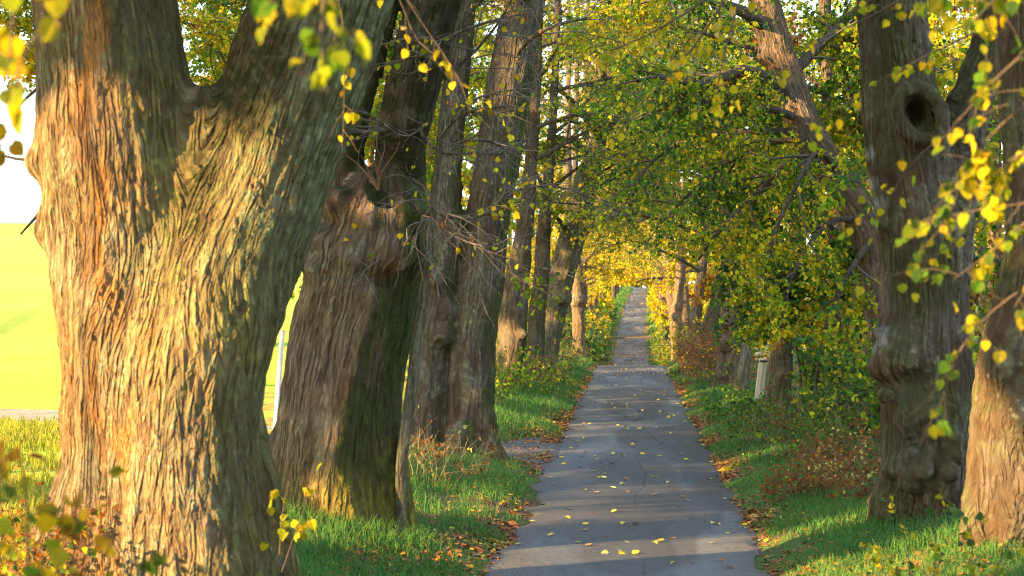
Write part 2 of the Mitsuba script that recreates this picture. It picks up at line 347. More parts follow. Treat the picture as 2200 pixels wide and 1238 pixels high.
def tubes(P, R, sides=5):
    N, m = P.shape[:2]
    t = unit(np.gradient(P, axis=1))
    ref = np.where(np.abs(t[..., 2:]) < 0.85, [0, 0, 1.0], [1.0, 0, 0])
    a = unit(np.cross(t, ref)); b = np.cross(t, a)
    ang = np.arange(sides) * 2 * np.pi / sides
    V = P[:, :, None] + R[:, :, None, None] * (np.cos(ang)[:, None] * a[:, :, None] + np.sin(ang)[:, None] * b[:, :, None])
    base = (np.arange(N) * m * sides)[:, None, None] + (np.arange(m - 1) * sides)[None, :, None]
    k = np.arange(sides); k2 = (k + 1) % sides
    q = np.stack([base + k, base + k2, base + sides + k2, base + sides + k], -1).reshape(-1, 4)
    return V.reshape(-1, 3), np.vstack([q[:, [0, 1, 2]], q[:, [0, 2, 3]]])

def along(P, T):
    """points and tangents on the polylines P (N, m, 3) at T (N, k) from 0 to 1"""
    m = P.shape[1] - 1
    x = np.clip(T * m, 0, m - 1e-6); i = x.astype(int); f = (x - i)[..., None]
    r = np.arange(len(P))[:, None]
    return P[r, i] * (1 - f) + P[r, i + 1] * f, unit(P[r, i + 1] - P[r, i])

LEAF6 = np.array([[0, 0, 0], [0.36, 0.12, 0.05], [0.46, 0.45, 0.07], [0, 1.02, -0.03], [-0.46, 0.45, 0.07], [-0.36, 0.12, 0.05]])
LF6 = np.array([[0, 1, 2], [0, 2, 3], [0, 3, 4], [0, 4, 5]])
LEAF4 = np.array([[0, 0, 0], [0.45, 0.42, 0.06], [0, 1.0, 0], [-0.45, 0.42, 0.06]]); LF4 = np.array([[0, 1, 2], [0, 2, 3]])

def leaves(rng, pos, axis, size, col, fine=True, flat=0.5):
    """one leaf per row of pos, its stalk end there, pointing along axis"""
    n = len(pos)
    y = unit(axis + 0.45 * rng.normal(size=(n, 3)))
    up = unit(np.array([0, 0, flat]) + rng.normal(size=(n, 3)) * 0.75)
    x = unit(np.cross(y, up)); z = np.cross(x, y)
    T, Fc = (LEAF6, LF6) if fine else (LEAF4, LF4)
    V = pos[:, None] + size[:, None, None] * (T[:, 0, None] * x[:, None] + T[:, 1, None] * y[:, None] + T[:, 2, None] * z[:, None])
    Fa = (np.arange(n)[:, None, None] * len(T) + Fc).reshape(-1, 3)
    return V.reshape(-1, 3), Fa, np.repeat(col, len(T), 0)

PAL = {'green': (0.10, 0.225, 0.03), 'deep': (0.05, 0.12, 0.03), 'lime': (0.27, 0.36, 0.025), 'yellow': (0.60, 0.51, 0.025), 'gold': (0.68, 0.45, 0.018),
       'orange': (0.5, 0.22, 0.025), 'brown': (0.24, 0.12, 0.05), 'pale': (0.6, 0.56, 0.16), 'rust': (0.30, 0.10, 0.03), 'blue': (0.05, 0.13, 0.06)}
def palette(rng, pos, mixd, patch=0.6, seed=0):
    """colours from a dict name -> weight, varied in patches so that sprays share a tint"""
    names = list(mixd); w = np.array([mixd[k] for k in names], float); cw = np.cumsum(w / w.sum())
    u = np.clip((vfbm(pos * patch, 2, seed) - 0.5) * 1.7 + 0.5 + rng.normal(size=len(pos)) * 0.28, 0, 0.9999)
    u = np.argsort(np.argsort(u)) / len(u)
    i = np.minimum(np.searchsorted(cw, u), len(names) - 1)
    c = np.array([PAL[k] for k in names])[i]
    return np.clip(c * (1 + 0.22 * rng.normal(size=(len(pos), 1))) * (1 + 0.08 * rng.normal(size=c.shape)), 0.008, 0.85)

def clear(P):
    """False where a twig or leaf would hang into the open lane"""
    u = np.abs(P[..., 0] - ROADX(np.clip(P[..., 1], -60, 700)))
    y = np.clip(P[..., 1], -60, 700)
    return ~((u < 1.45) & (P[..., 1] > 20) & (P[..., 1] < 400) & (P[..., 2] < np.maximum(ROADZ(y) + 3.0, 2.45 + .0012 * y)))

def inframe(p, margin=130):
    x, y, d = project(p)
    return (d > 1) & (x > -margin) & (x < 2200 + margin) & (y > -margin) & (y < 1238 + margin)

def bough_system(key, seed, limbs, sec=9, twigs=8, per=11, leaf=0.075, mixd=None, sec_len=1.6, twig_len=0.8, droop=0.5, bare=0.0, fine=True,
                 twig_r=0.006, tone=(0.12, 0.1, 0.085), own_limbs=True, hidden=0.25, leafname='crown', patch=0.6, cut=None, slim=1.0, thin=0.0):
    """limbs: list of (x, y, z, r) polylines. Adds limb entries, one 'twigs' part and one 'crown' part under key."""
    rng = np.random.default_rng(seed)
    tone = np.array(tone)
    S, D, SL, SR = [], [], [], []
    for L in limbs:
        P = spline(L, 12)
        bad = ~clear(P[:, :3])
        if bad[1:].any(): P = spline(P[:max(2, np.argmax(bad))], 12)
        if own_limbs:
            V, F = tubes(P[None, :, :3], P[None, :, 3], 9)
            V = V + 0.12 * np.repeat(P[:, 3], 9)[:, None] * rng.normal(size=V.shape)
            put(key + '__limb', V, F, 'bark', tone * (0.75 + 0.6 * vfbm(V * 9, 2, seed)[:, None]), True)
        ts = np.sort(rng.uniform(0.22, 1.0, sec))
        p, tg = along(P[None, :, :3], ts[None]); p, tg = p[0], tg[0]
        rr = np.interp(ts, np.linspace(0, 1, len(P)), P[:, 3])
        side = unit(np.cross(tg, [0, 0, 1.0]) * rng.choice([-1, 1], sec)[:, None] + 0.35 * rng.normal(size=(sec, 3)))
        S.append(p); D.append(unit(tg * 0.9 + side * 0.9)); SL.append(sec_len * rng.uniform(0.55, 1.25, sec) * (1.15 - 0.5 * ts)); SR.append(np.minimum(rr * 0.6, 0.028))
    S, D, SL, SR = map(np.concatenate, (S, D, SL, SR))
    P2 = grow(rng, S, D, SL, 7, 0.13, droop)
    t2 = rng.uniform(0.12, 1, (len(P2), twigs))
    p, tg = along(P2, t2)
    tg = tg.reshape(-1, 3); p = p.reshape(-1, 3)
    side = unit(rng.normal(size=tg.shape) * [1, 1, 0.6])
    TL = twig_len * rng.uniform(0.4, 1.3, len(p))
    P3 = grow(rng, p, unit(tg * 0.9 + side * 0.8), TL, 4, 0.16, droop * 1.1)
    if cut is not None:
        P3 = P3[cut(P3[:, 2]) & cut(P3[:, 4])]; ok2 = cut(P2[:, 4]) & cut(P2[:, 7]); P2, SR = P2[ok2], SR[ok2]
    P2 = P2.copy(); ok = clear(P3[:, 2]) & clear(P3[:, 4]); P3 = P3[ok]
    ok2 = clear(P2[:, 4]) & clear(P2[:, 7]); P2, SR = P2[ok2], SR[ok2]
    vis = inframe(P3[:, 2], 250)
    V2, F2 = tubes(P2, SR[:, None] * np.linspace(1, 0.22, 8) * slim + 0.003, 4) if fine else tubes(P2[:, [0, 2, 4, 7]], SR[:, None] * np.array([1, .8, .5, .22]) * slim + 0.003, 3)
    P3v = P3[vis]
    if not fine: P3v = P3v[:, ::2]
    V3, F3 = tubes(P3v, twig_r * np.linspace(1, 0.4, P3v.shape[1])[None] * np.ones((len(P3v), 1)), 3) if len(P3v) else (np.zeros((0, 3)), np.zeros((0, 3), int))
    V = np.vstack([V2, V3]); F = np.vstack([F2, F3 + len(V2)])
    put(key + '__twigs', V, F, 'twig_bark', tone * (0.6 + 0.8 * rng.random((len(V), 1))), True, kind='stuff')
    if per:
        T = rng.uniform(0.05, 1, (len(P3), per))
        p, tg = along(P3, T); p = p.reshape(-1, 3); tg = tg.reshape(-1, 3)
        keep = rng.random(len(p)) > bare
        p, tg = p[keep], tg[keep]
        ok = clear(p)
        if thin: ok &= (np.abs(p[:, 0] - ROADX(np.clip(p[:, 1], -60, 700))) > 1.9) | (rng.random(len(p)) > thin)
        p, tg = p[ok], tg[ok]
        vis = inframe(p)
        lod = vis | (rng.random(len(p)) < hidden)
        p, tg, vis = p[lod], tg[lod], vis[lod]
        size = leaf * rng.uniform(0.65, 1.2, len(p)) * np.where(vis, 1, 0.85 / math.sqrt(max(hidden, .05)))
        p = p + rng.normal(size=p.shape) * 0.03
        axis = unit(tg * 0.5 + rng.normal(size=p.shape) * 0.55 + [0, 0, -0.55])
        col = palette(rng, p, mixd, patch, seed)
        LV, LFc, LC = leaves(rng, p, axis, size, col, fine, 0.35)
        put(key + '__' + leafname, LV, LFc, 'leaf_green', LC, False, kind='stuff')
    return len(P3)

def tree_limbs(rng, spine, n, z0, z1, reach, side, rise=0.4, r=0.09, over=0.5):
    """n limbs leaving the trunk line spine (x, y, z, r) between heights z0 and z1; side = +1: the road lies towards +x."""
    out = []
    for i in range(n):
        z = z0 + (z1 - z0) * (i + rng.random()) / n
        k = np.argmin(np.abs(spine[:, 2] - z)); s = spine[k, :3].copy()
        if spine[-1, 2] < z: s = spine[-1, :3] + [0, 0, 0.0]
        az = rng.uniform(0, 2 * math.pi)
        d = np.array([math.cos(az), math.sin(az), 0.0])
        if rng.random() < over: d = unit(np.array([side * 1.2, rng.normal() * 0.7, 0.0]))
        d[2] = rise + 0.25 * rng.normal()
        ln = reach * rng.uniform(0.65, 1.15) * (1.0 - 0.35 * (z - z0) / max(z1 - z0, 1))
        P = grow(rng, s[None], d[None], ln, 7, 0.1, 0.75, 0.25)[0]
        rad = min(r, spine[k, 3] * 0.6) * np.linspace(1, 0.25, len(P)) * rng.uniform(0.7, 1.2)
        out.append(np.c_[P, rad])
    return out

def base_to_ground(rows, d, flare=1.25):
    """put the foot of a pixel chain on the ground under it"""
    c = pxchain(rows, d)
    gz = float(ground_z(c[0, 0], c[0, 1]))
    up = c[c[:, 2] > gz + 0.25]
    f = up[0].copy(); f0 = f.copy(); f0[2] = gz - 0.35; f0[3] *= flare; f[3] *= 1.0
    mid = up[0].copy(); mid[2] = gz + 0.1; mid[3] *= 1 + (flare - 1) * 0.55
    return np.vstack([f0, mid, up])

def roots(T, c, n, rng, reach=0.5, r=0.16):
    gz = float(ground_z(c[0, 0], c[0, 1]))
    for i in range(n):
        a = rng.uniform(0, 2 * math.pi) + i * 6.28 / n
        d = np.array([math.cos(a), math.sin(a), 0])
        R = c[1, 3]
        p0 = np.r_[c[0, :3] + d * R * 0.55, r]; p0[2] = gz + 0.55
        p1 = np.r_[c[0, :3] + d * (R * 0.95), r * 0.95]; p1[2] = gz + 0.12
        p2 = np.r_[c[0, :3] + d * (R + reach), r * 0.6]; p2[2] = gz - 0.12
        T.chain(np.vstack([p0, p1, p2]), 0.12, False)

def tube_trunk(key, sp, seed, tone=(.22, .17, .125), sides=14):
    P = spline(sp, 22)
    V, F = tubes(P[None, :, :3], P[None, :, 3], sides)
    off = V - np.repeat(P[:, :3], sides, 0)
    V = V + off * (0.55 * (vfbm(V * [5, 5, 1.5], 3, seed) - .5))[:, None]
    return put(key + '__trunk', V, F, 'bark', np.array(tone) * (.5 + vfbm(V * [9, 9, 1.5], 3, seed + 1))[:, None], True)

def add_trunk(key, T, h, seed, col, amp=0.02, freq=16.0, lump=0.05, name='trunk'):
    V, F, t = T.mesh(h, seed, amp, freq, lump)
    return put(key + '__' + name, V, F, 'bark', bark_colour(t, **col), True, uv=t['uv'])

#PART2
# ------------------------------------------------------------------ the great trees of the left row
rg = np.random.default_rng(5)
MIXG = {'blue': .4, 'deep': .9, 'green': 3.2, 'lime': 6, 'yellow': 4.5, 'gold': 1.0}
MIXY = {'green': 2.5, 'lime': 4, 'yellow': 4, 'gold': 1.5, 'brown': 0.3}
MIXA = {'lime': 2, 'yellow': 6.5, 'gold': 4, 'orange': 0.5}  # far trees: autumn gold, brightened in colour to stand for their sunlit glow
MIXB = {'orange': 2, 'brown': 4, 'gold': 1.5, 'rust': 1.5, 'pale': 0.5}

def limb_moss(C, t):
    P = t['V']; a = at(430, 470, 15); u = (P - a) @ RT; z = P[:, 2] - a[2]
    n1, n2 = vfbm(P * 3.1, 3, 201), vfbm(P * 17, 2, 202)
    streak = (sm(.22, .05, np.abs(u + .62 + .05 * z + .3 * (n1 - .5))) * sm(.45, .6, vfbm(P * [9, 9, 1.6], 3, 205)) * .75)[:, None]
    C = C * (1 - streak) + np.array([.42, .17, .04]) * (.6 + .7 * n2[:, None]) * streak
    ros = sm(.5, .6, vfbm(P * 12, 3, 206))
    band = sm(.75, .2, np.abs(u - .05 + .1 * z)) * sm(-2.0, -.4, z + 1.2 * (n1 - .5)) * sm(1.3, .5, z)
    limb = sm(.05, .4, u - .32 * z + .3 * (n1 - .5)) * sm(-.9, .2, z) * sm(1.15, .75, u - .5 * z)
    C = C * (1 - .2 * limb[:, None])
    w = np.clip(.8 * band * (.3 + .7 * ros), 0, 1)[:, None]
    C = C * (1 - w) + np.array([.30, .29, .105]) * (.45 + 1.0 * n2[:, None]) * w
    w = np.clip(.95 * limb * (.35 + .65 * sm(.44, .56, n1 * .5 + ros * .25 + n2 * .25)), 0, 1)[:, None]
    C = C * (1 - w) + np.array([.19, .225, .125]) * (.4 + 1.1 * n2[:, None]) * w
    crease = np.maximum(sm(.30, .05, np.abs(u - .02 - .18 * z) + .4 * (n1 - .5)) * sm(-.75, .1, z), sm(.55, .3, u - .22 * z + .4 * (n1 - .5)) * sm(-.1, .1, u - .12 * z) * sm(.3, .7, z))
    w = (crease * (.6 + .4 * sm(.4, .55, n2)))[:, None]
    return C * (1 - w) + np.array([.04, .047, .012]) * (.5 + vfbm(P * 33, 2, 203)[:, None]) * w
k = thing('lime_tree', 'huge forked old tree in the left foreground, its furrowed trunk lit by low sun', 'tree')
d = 15.0
T = Trunk()
L = pxchain([(262, 1330, 215), (285, 1230, 190), (296, 1100, 176), (303, 950, 176), (303, 850, 174), (292, 720, 168), (272, 580, 165), (262, 430, 170), (252, 270, 170), (236, 120, 160), (224, 0, 152), (216, -150, 142), (214, -280, 120)], d, 34)
Rr = pxchain([(430, 1330, 185, 14.68), (424, 1230, 172, 14.68), (412, 1120, 160, 14.68), (405, 980, 152, 14.68), (418, 840, 150, 14.68), (452, 700, 146, 14.68), (505, 560, 142, 14.85), (556, 420, 142, 15.03), (604, 260, 150, 15.05), (650, 120, 152, 15.05), (690, 0, 152, 15.05), (745, -130, 142, 15.05), (810, -270, 125, 15.05)], d - 0.4, 34)
T.chain(L, 0.1, False).chain(Rr, 0.32, False)
zs0, zs1 = at(0, 780, d)[2], at(0, 400, d)[2]
T.axes = [(pxchain([(345, 1330, 270), (345, 1150, 240), (348, 950, 225), (362, 750, 215), (385, 560, 190), (400, 440, 150), (410, 100, 150)], d, 16), (zs1, zs0, 0.0)), (L, (zs0, zs1, -.5)), (Rr, (zs0, zs1, .45))]
T.chain(pxchain([(430, 240, 34), (436, 300, 54), (440, 400, 76), (440, 560, 80)], d - .12), .2, False)
T.chain(pxchain([(556, 900, 14), (560, 1020, 36), (572, 1130, 48), (592, 1240, 56), (625, 1350, 62)], d - 0.25), 0.045, False)
T.chain(pxchain([(180, 1080, 60), (120, 1200, 75), (60, 1330, 85)], d - 0.2), 0.2, False)
T.chain(pxchain([(330, 1150, 90), (330, 1260, 120), (330, 1360, 150)], d - 0.45), 0.25)
T.blob(at(92, 350, d - .1), 0.13, 0.1).blob(at(97, 490, d), (0.1, .1, .16), 0.1)
T.blob(at(215, 720, d - .55), (.16, .1, .5), .1)
V, F, t = T.mesh(0.022, 1, 0.017, 17.0, 0.045)
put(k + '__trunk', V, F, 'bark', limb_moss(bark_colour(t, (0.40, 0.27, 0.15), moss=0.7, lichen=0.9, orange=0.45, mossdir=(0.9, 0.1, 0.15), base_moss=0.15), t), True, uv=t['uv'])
tp, tp2 = L[-1], Rr[-1]
limbs = [np.array([[*tp[:3], .4], [*(tp[:3] + [-1, .5, 2.5]), .28], [*(tp[:3] + [-3, 1, 4]), .12]]), np.array([[*tp[:3], .4], [*(tp[:3] + [.3, -2, 3]), .2], [*(tp[:3] + [1.5, -4, 4]), .1]]),
         np.array([[*tp2[:3], .4], [*(tp2[:3] + [1, .5, 2.5]), .28], [*(tp2[:3] + [2.5, 1, 4.5]), .12]]), np.array([[*tp2[:3], .4], [*(tp2[:3] + [.6, 2.2, 2]), .2], [*(tp2[:3] + [.5, 5, 3]), .1]])]
bough_system(k, 11, limbs, sec=16, twigs=9, per=10, leaf=0.08, mixd=MIXY, sec_len=2.2, hidden=0.3, fine=False)
# the short twig on its left knob
P = grow(rg, at(72, 345, d - .1)[None], [[-1, -.2, .15]], 0.35, 5, 0.25)[0]
V, F = tubes(P[None], np.linspace(.016, .005, 6)[None], 5); put(k + '__twig', V, F, 'twig_bark', (.14, .1, .07), True)

def stem_moss_shade(C, t):  # dark moss, deepened so the colour also carries the shadow on this stem
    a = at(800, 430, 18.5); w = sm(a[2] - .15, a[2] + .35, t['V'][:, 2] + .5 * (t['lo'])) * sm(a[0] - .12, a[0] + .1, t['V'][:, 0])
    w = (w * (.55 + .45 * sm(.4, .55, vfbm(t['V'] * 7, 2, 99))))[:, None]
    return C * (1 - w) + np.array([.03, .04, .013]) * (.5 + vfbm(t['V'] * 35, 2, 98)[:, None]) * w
k = thing('lime_tree', 'squat leaning old tree with knobbly pollard head and dark mossy stem, second on the left', 'tree')
d = 18.5
T = Trunk()
A = pxchain([(700, 1260, 165), (708, 1190, 155), (710, 1120, 146), (714, 1020, 138), (722, 930, 132), (738, 800, 131), (758, 690, 131), (782, 590, 128), (800, 520, 118), (812, 450, 92)], d, 28)
T.chain(A, .1)
T.chain(pxchain([(755, 520, 70), (738, 440, 58), (738, 360, 46), (752, 250, 43), (790, 110, 42), (835, -60, 40), (900, -300, 32)], d + .15), .12)
Mn = pxchain([(850, 520, 60), (858, 430, 60), (860, 330, 56), (880, 220, 55), (908, 110, 62), (930, 20, 62), (950, -90, 60), (985, -320, 46)], d + .1)
T.chain(Mn, .1)
for (x, y, r, dz) in [(852, 540, 46, -.5), (790, 478, 46, -.35), (855, 470, 40, -.3), (722, 432, 42, -.25), (690, 520, 44, -.25), (760, 545, 50, -.4), (905, 560, 32, -.1), (672, 575, 30, -.3), (815, 560, 34, -.45)]:
    T.blob(at(x, y, d + dz - .02), r * d / FPX * np.array([1, 1, .9]), .09)
T.hole(at(830, 395, d - .32), (.16, .16, .28), .06)
T.chain(pxchain([(836, 960, 40), (842, 1080, 48), (848, 1190, 54)], d - .2), .2, False)
T.chain(pxchain([(620, 980, 60), (585, 1090, 66), (550, 1200, 66)], d), .12, False)
T.chain(pxchain([(720, 1060, 60), (742, 1140, 66), (752, 1230, 70)], d - .5), .12, False)
T.chain(pxchain([(800, 640, 30), (760, 760, 26), (735, 900, 26), (700, 1050, 34)], d - .58), .1, False)
V, F, t = T.mesh(0.024, 2, 0.018, 15.0, 0.05)
put(k + '__trunk', V, F, 'bark', stem_moss_shade(bark_colour(t, (0.31, 0.215, 0.155), moss=1.0, lichen=0.55, orange=0.25, mossdir=(0.95, 0.0, 0.35), base_moss=0.9, zg=0.1), t), True, uv=t['uv'])
# bare grey twigs of its upper stems
limbs = []
for (p0, p1, p2, r) in [((880, 200), (1000, 130), (1110, -20), 9), ((890, 250), (960, 330), (1090, 330), 7), ((800, 120), (740, 60), (700, -60), 8), ((900, 120), (1010, 60), (1130, 30), 8), ((870, 380), (930, 460), (800, 560), 5), ((930, 40), (860, -90), (760, -200), 12), ((900, 60), (1060, -90), (1200, -160), 12), ((860, 300), (800, 250), (690, 220), 7), ((880, 420), (1000, 520), (1110, 560), 5)]:
    dd = d - .3 + rg.uniform(-.5, .6)
    r = r * .6; limbs.append(pxchain([(*p0, r, d), (*p1, r * .7, dd), (*p2, r * .35, dd + rg.uniform(-.4, .4))], d))
bough_system(k, 12, limbs, sec=8, twigs=6, per=2, leaf=0.06, mixd={'yellow': 3, 'gold': 2, 'brown': 3, 'lime': 1}, sec_len=0.95, twig_len=0.5, droop=0.2, bare=0.8, tone=(0.17, 0.15, 0.14), twig_r=0.0035, slim=0.45)
P = grow(rg, np.repeat(at(812, 408, d - .5)[None], 7, 0), np.c_[rg.normal(size=(7, 2)) * .5, np.ones(7)], rg.uniform(.35, .7, 7), 6, 0.16)
V, F = tubes(P, np.linspace(.012, .004, 7)[None] * np.ones((7, 1)), 5); put(k + '__shoot', V, F, 'twig_bark', (.22, .13, .08), True, kind='stuff')

k = thing('lime_tree', 'pair of grey-brown stems standing side by side before the gravel turning', 'tree')
d = 27.0
T = Trunk()
a = base_to_ground([(912, 1040, 46), (915, 1000, 46), (918, 850, 41), (925, 740, 40), (945, 620, 36), (958, 500, 34), (965, 380, 30), (975, 250, 27), (992, 100, 25), (1008, -60, 22), (1030, -250, 18)], d)
b = base_to_ground([(1008, 1040, 64), (1010, 980, 60), (1010, 880, 53), (1015, 770, 51), (1033, 620, 50), (1052, 450, 49), (1076, 300, 50), (1101, 150, 50), (1128, 0, 45), (1148, -120, 42), (1180, -320, 34)], d, 1.2)
T.chain(a, .1).chain(b, .08)
for (x, y, r, dz) in [(962, 668, 30, -.1), (966, 480, 40, -.05), (948, 720, 30, -.15), (985, 520, 22, -.1), (940, 600, 24, -.2), (1060, 430, 34, -.12)]:
    T.blob(at(x, y, d + dz), r * d / FPX, .07)
T.chain(pxchain([(1045, 900, 22), (1060, 960, 22), (1088, 1010, 22)], d - .2), .1, False)
T.chain(pxchain([(985, 930, 30), (975, 1010, 36)], d - .4), .1, False)
roots(T, a, 3, rg, .3, .12)
V, F, t = T.mesh(0.033, 3, 0.022, 17.0, 0.035)
put(k + '__trunk', V, F, 'bark', bark_colour(t, (0.19, 0.137, 0.103), moss=0.9, lichen=0.8, mossdir=(0.9, 0.2, 0.2), base_moss=0.2), True, uv=t['uv'])
limbs = []
for (p0, p1, p2, r) in [((1130, 0), (1200, -60), (1330, -90), 14), ((1110, 120), (1180, 60), (1260, 40), 8), ((1090, 330), (1010, 300), (930, 330), 5), ((1100, 420), (1180, 400), (1260, 420), 4), ((1000, 60), (940, 0), (860, -60), 9), ((960, 520), (1060, 440), (1130, 400), 5), ((1130, -40), (1060, -120), (960, -200), 12), ((985, 250), (1060, 200), (1150, 190), 5)]:
    dd = d - .4 + rg.uniform(-1.2, .4)
    r = r * .7; limbs.append(pxchain([(*p0, r, d - .2), (*p1, r * .7, dd), (*p2, r * .4, dd + rg.uniform(-.5, .5))], d))
bough_system(k, 13, limbs, sec=7, twigs=6, per=3, leaf=0.065, mixd={'yellow': 3, 'gold': 2, 'lime': 2, 'brown': 1}, sec_len=1.2, twig_len=0.6, droop=0.25, bare=0.8, tone=(0.16, 0.14, 0.125), twig_r=0.004, slim=0.5)

k = thing('sapling', 'thin young tree with a slender lichen-grey stem leaning beside the knobbly pollard', 'tree')
d = 18.1
c = pxchain([(858, 1045, 14), (866, 960, 13), (882, 850, 13), (900, 700, 12), (918, 570, 11), (932, 430, 10), (945, 300, 9), (958, 180, 8), (985, 60, 7), (1015, -80, 6), (1040, -240, 5)], d, 34)
c[0, 2] = ground_z(c[0, 0], c[0, 1]) - .15
T = Trunk().chain(c)
V, F, t = T.mesh(0.02, 4, 0.004, 30.0, 0.012)
put(k + '__trunk', V, F, 'bark', bark_colour(t, (0.24, 0.22, 0.17), moss=0.35, lichen=1.0), True, uv=t['uv'])
limbs = [pxchain([(945, 300, 5, d), (1010, 240, 3, d - .2), (1090, 230, 2, d - .3)], d), pxchain([(930, 450, 5, d), (1010, 470, 3, d - .2), (1100, 400, 2, d - .2)], d), pxchain([(960, 170, 5, d), (910, 120, 3, d - .2), (860, 130, 2, d)], d), pxchain([(985, 60, 5, d), (1060, -20, 4, d), (1130, -60, 2, d)], d)]
bough_system(k, 14, limbs, sec=6, twigs=5, per=3, leaf=0.065, mixd={'yellow': 4, 'gold': 2, 'lime': 1.5}, sec_len=0.6, twig_len=0.35, droop=0.3, bare=0.72, tone=(0.17, 0.16, 0.12), twig_r=0.003, slim=0.35)

def mid_tree(name, label, d, rows, seed, blobs=(), h=0.05, tone=(0.22, 0.165, 0.12), moss=0.6, lichen=0.6, orange=0.1, amp=0.022, limbs=(), nlimb=8, z0=3.0, z1=9.0, reach=5.0, side=1, mixd=MIXG, sec=9, twigs=8, per=11, leaf=.086, sec_len=1.7, droop=.5, hole=None, bare=0.0, rise=.4, over=.5, r=.055, twig_r=.006, fine=True, hidden=.22, cut=lambda p: (np.abs(p[:, 0]) < 0) | (p[:, 2] > 1.9), patch=.6, thin=.62):
    k = thing(name, label, 'tree')
    rng = np.random.default_rng(seed)
    c = base_to_ground(rows, d)
    T = Trunk().chain(c)
    for (x, y, rr, dz) in blobs: T.blob(at(x, y, d + dz), rr * d / FPX, .06)
    if hole: T.hole(at(hole[0], hole[1], d - c[np.argmin(np.abs(c[:, 2] - at(*hole[:2], d)[2])), 3]), np.array(hole[2:4]).repeat([2, 1]) * d / FPX, .05)
    roots(T, c, 5, rng, .3, max(.08, c[1, 3] * .3))
    add_trunk(k, T, h, seed, dict(tone=tone, moss=moss, lichen=lichen, orange=orange, base_moss=.2, zg=c[1, 2]), amp, 17.0, .03)
    lm = [pxchain(x, d, 10) for x in limbs]
    up = c[c[:, 2] > c[1, 2] + .5]
    crown = np.vstack([up, np.r_[up[-1, :3] + [0.2 * side, .3, max(1.0, z1 + 2 - up[-1, 2])], up[-1, 3] * .5]])
    if nlimb: lm += tree_limbs(rng, crown, nlimb, z0, z1, reach, side, rise, r, over)
    if crown[-1, 2] > up[-1, 2] + 1.5: lm.append(np.vstack([up[-1], crown[-1]]))
    if lm: bough_system(k, seed + 100, lm, sec + 1, twigs + 1, int(per * 1.6), leaf, mixd, sec_len, .8, droop, bare, d < 42, twig_r, hidden=hidden, cut=cut, patch=patch, thin=thin)
    return k

mid_tree('lime_tree', 'dark brown trunk with a small burl at the far side of the gravel turning', 46,
         [(1093, 900, 38), (1096, 860, 35), (1098, 790, 33), (1102, 690, 32), (1118, 560, 24), (1135, 420, 17), (1142, 330, 15), (1150, 200, 13), (1160, 0, 10)], 21, [(1122, 718, 13, -.3), (1105, 640, 16, -.2)], moss=.9, tone=(.2, .145, .09), mixd=MIXG, nlimb=8, z0=4.8, z1=9.5, reach=4.4, over=.3, per=11, lichen=.3)
mid_tree('lime_tree', 'slim dark upright stem just behind the burled brown trunk of the left row', 51,
         [(1150, 830, 20), (1151, 740, 20), (1155, 660, 19), (1164, 590, 18), (1167, 520, 17), (1176, 400, 13), (1185, 290, 11), (1195, 100, 9)], 22, moss=.9, lichen=.4, tone=(.19, .15, .1), nlimb=15, z0=4.4, z1=12.5, reach=4.8, over=.6)
mid_tree('lime_tree', 'tall grey trunk leaning right over the lane, dark knot hole low on it', 58,
         [(1160, 810, 33), (1166, 770, 31), (1180, 700, 32), (1195, 630, 31), (1215, 560, 30), (1235, 490, 29), (1255, 410, 29), (1280, 320, 20), (1295, 250, 17), (1305, 170, 14), (1312, 60, 12), (1318, -60, 11)], 23, [(1208, 640, 22, -.3), (1270, 330, 22, -.1)],
         moss=.45, lichen=.9, tone=(.25, .21, .17), hole=(1208, 644, 6, 17), limbs=[[(1288, 300, 9), (1240, 230, 6, 56), (1190, 190, 4, 55), (1150, 230, 2, 54)], [(1300, 210, 9), (1250, 60, 6, 56), (1190, 20, 4, 55), (1140, 60, 2, 54)], [(1270, 350, 8), (1220, 300, 5, 56), (1170, 290, 3, 55)], [(1310, 80, 9), (1280, -60, 6, 56), (1200, -120, 4, 54), (1130, -80, 2, 53)], [(1310, 120, 9), (1380, 30, 6, 56), (1450, 20, 4, 55), (1520, 60, 2, 54)], [(1262, 470, 9), (1320, 420, 6, 57), (1390, 330, 4, 56), (1440, 300, 2, 55)], [(1240, 520, 8), (1300, 470, 5, 57), (1370, 450, 3, 56)], [(1230, 520, 7), (1190, 460, 4, 57), (1150, 420, 2, 56)], [(1290, 300, 10), (1360, 220, 6, 56), (1450, 150, 4, 55)], [(1300, 200, 9), (1250, 120, 5), (1180, 60, 3)]],
         nlimb=14, z0=4.2, z1=13.5, reach=5.2, side=1, over=.45, mixd=MIXG, per=14, sec=11)
mid_tree('lime_tree', 'pale slim trunk standing in full sun at the far left verge', 85,
         [(1243, 770, 17), (1243, 700, 14), (1242, 640, 15), (1240, 600, 15), (1237, 550, 11), (1234, 500, 7)], 24, [(1240, 645, 18, -.1)], h=.05, moss=.1, lichen=.3, tone=(.36, .26, .17), mixd=MIXA, nlimb=14, z0=2.6, z1=17, reach=5.5, over=.5, sec=9, twig_r=.008)

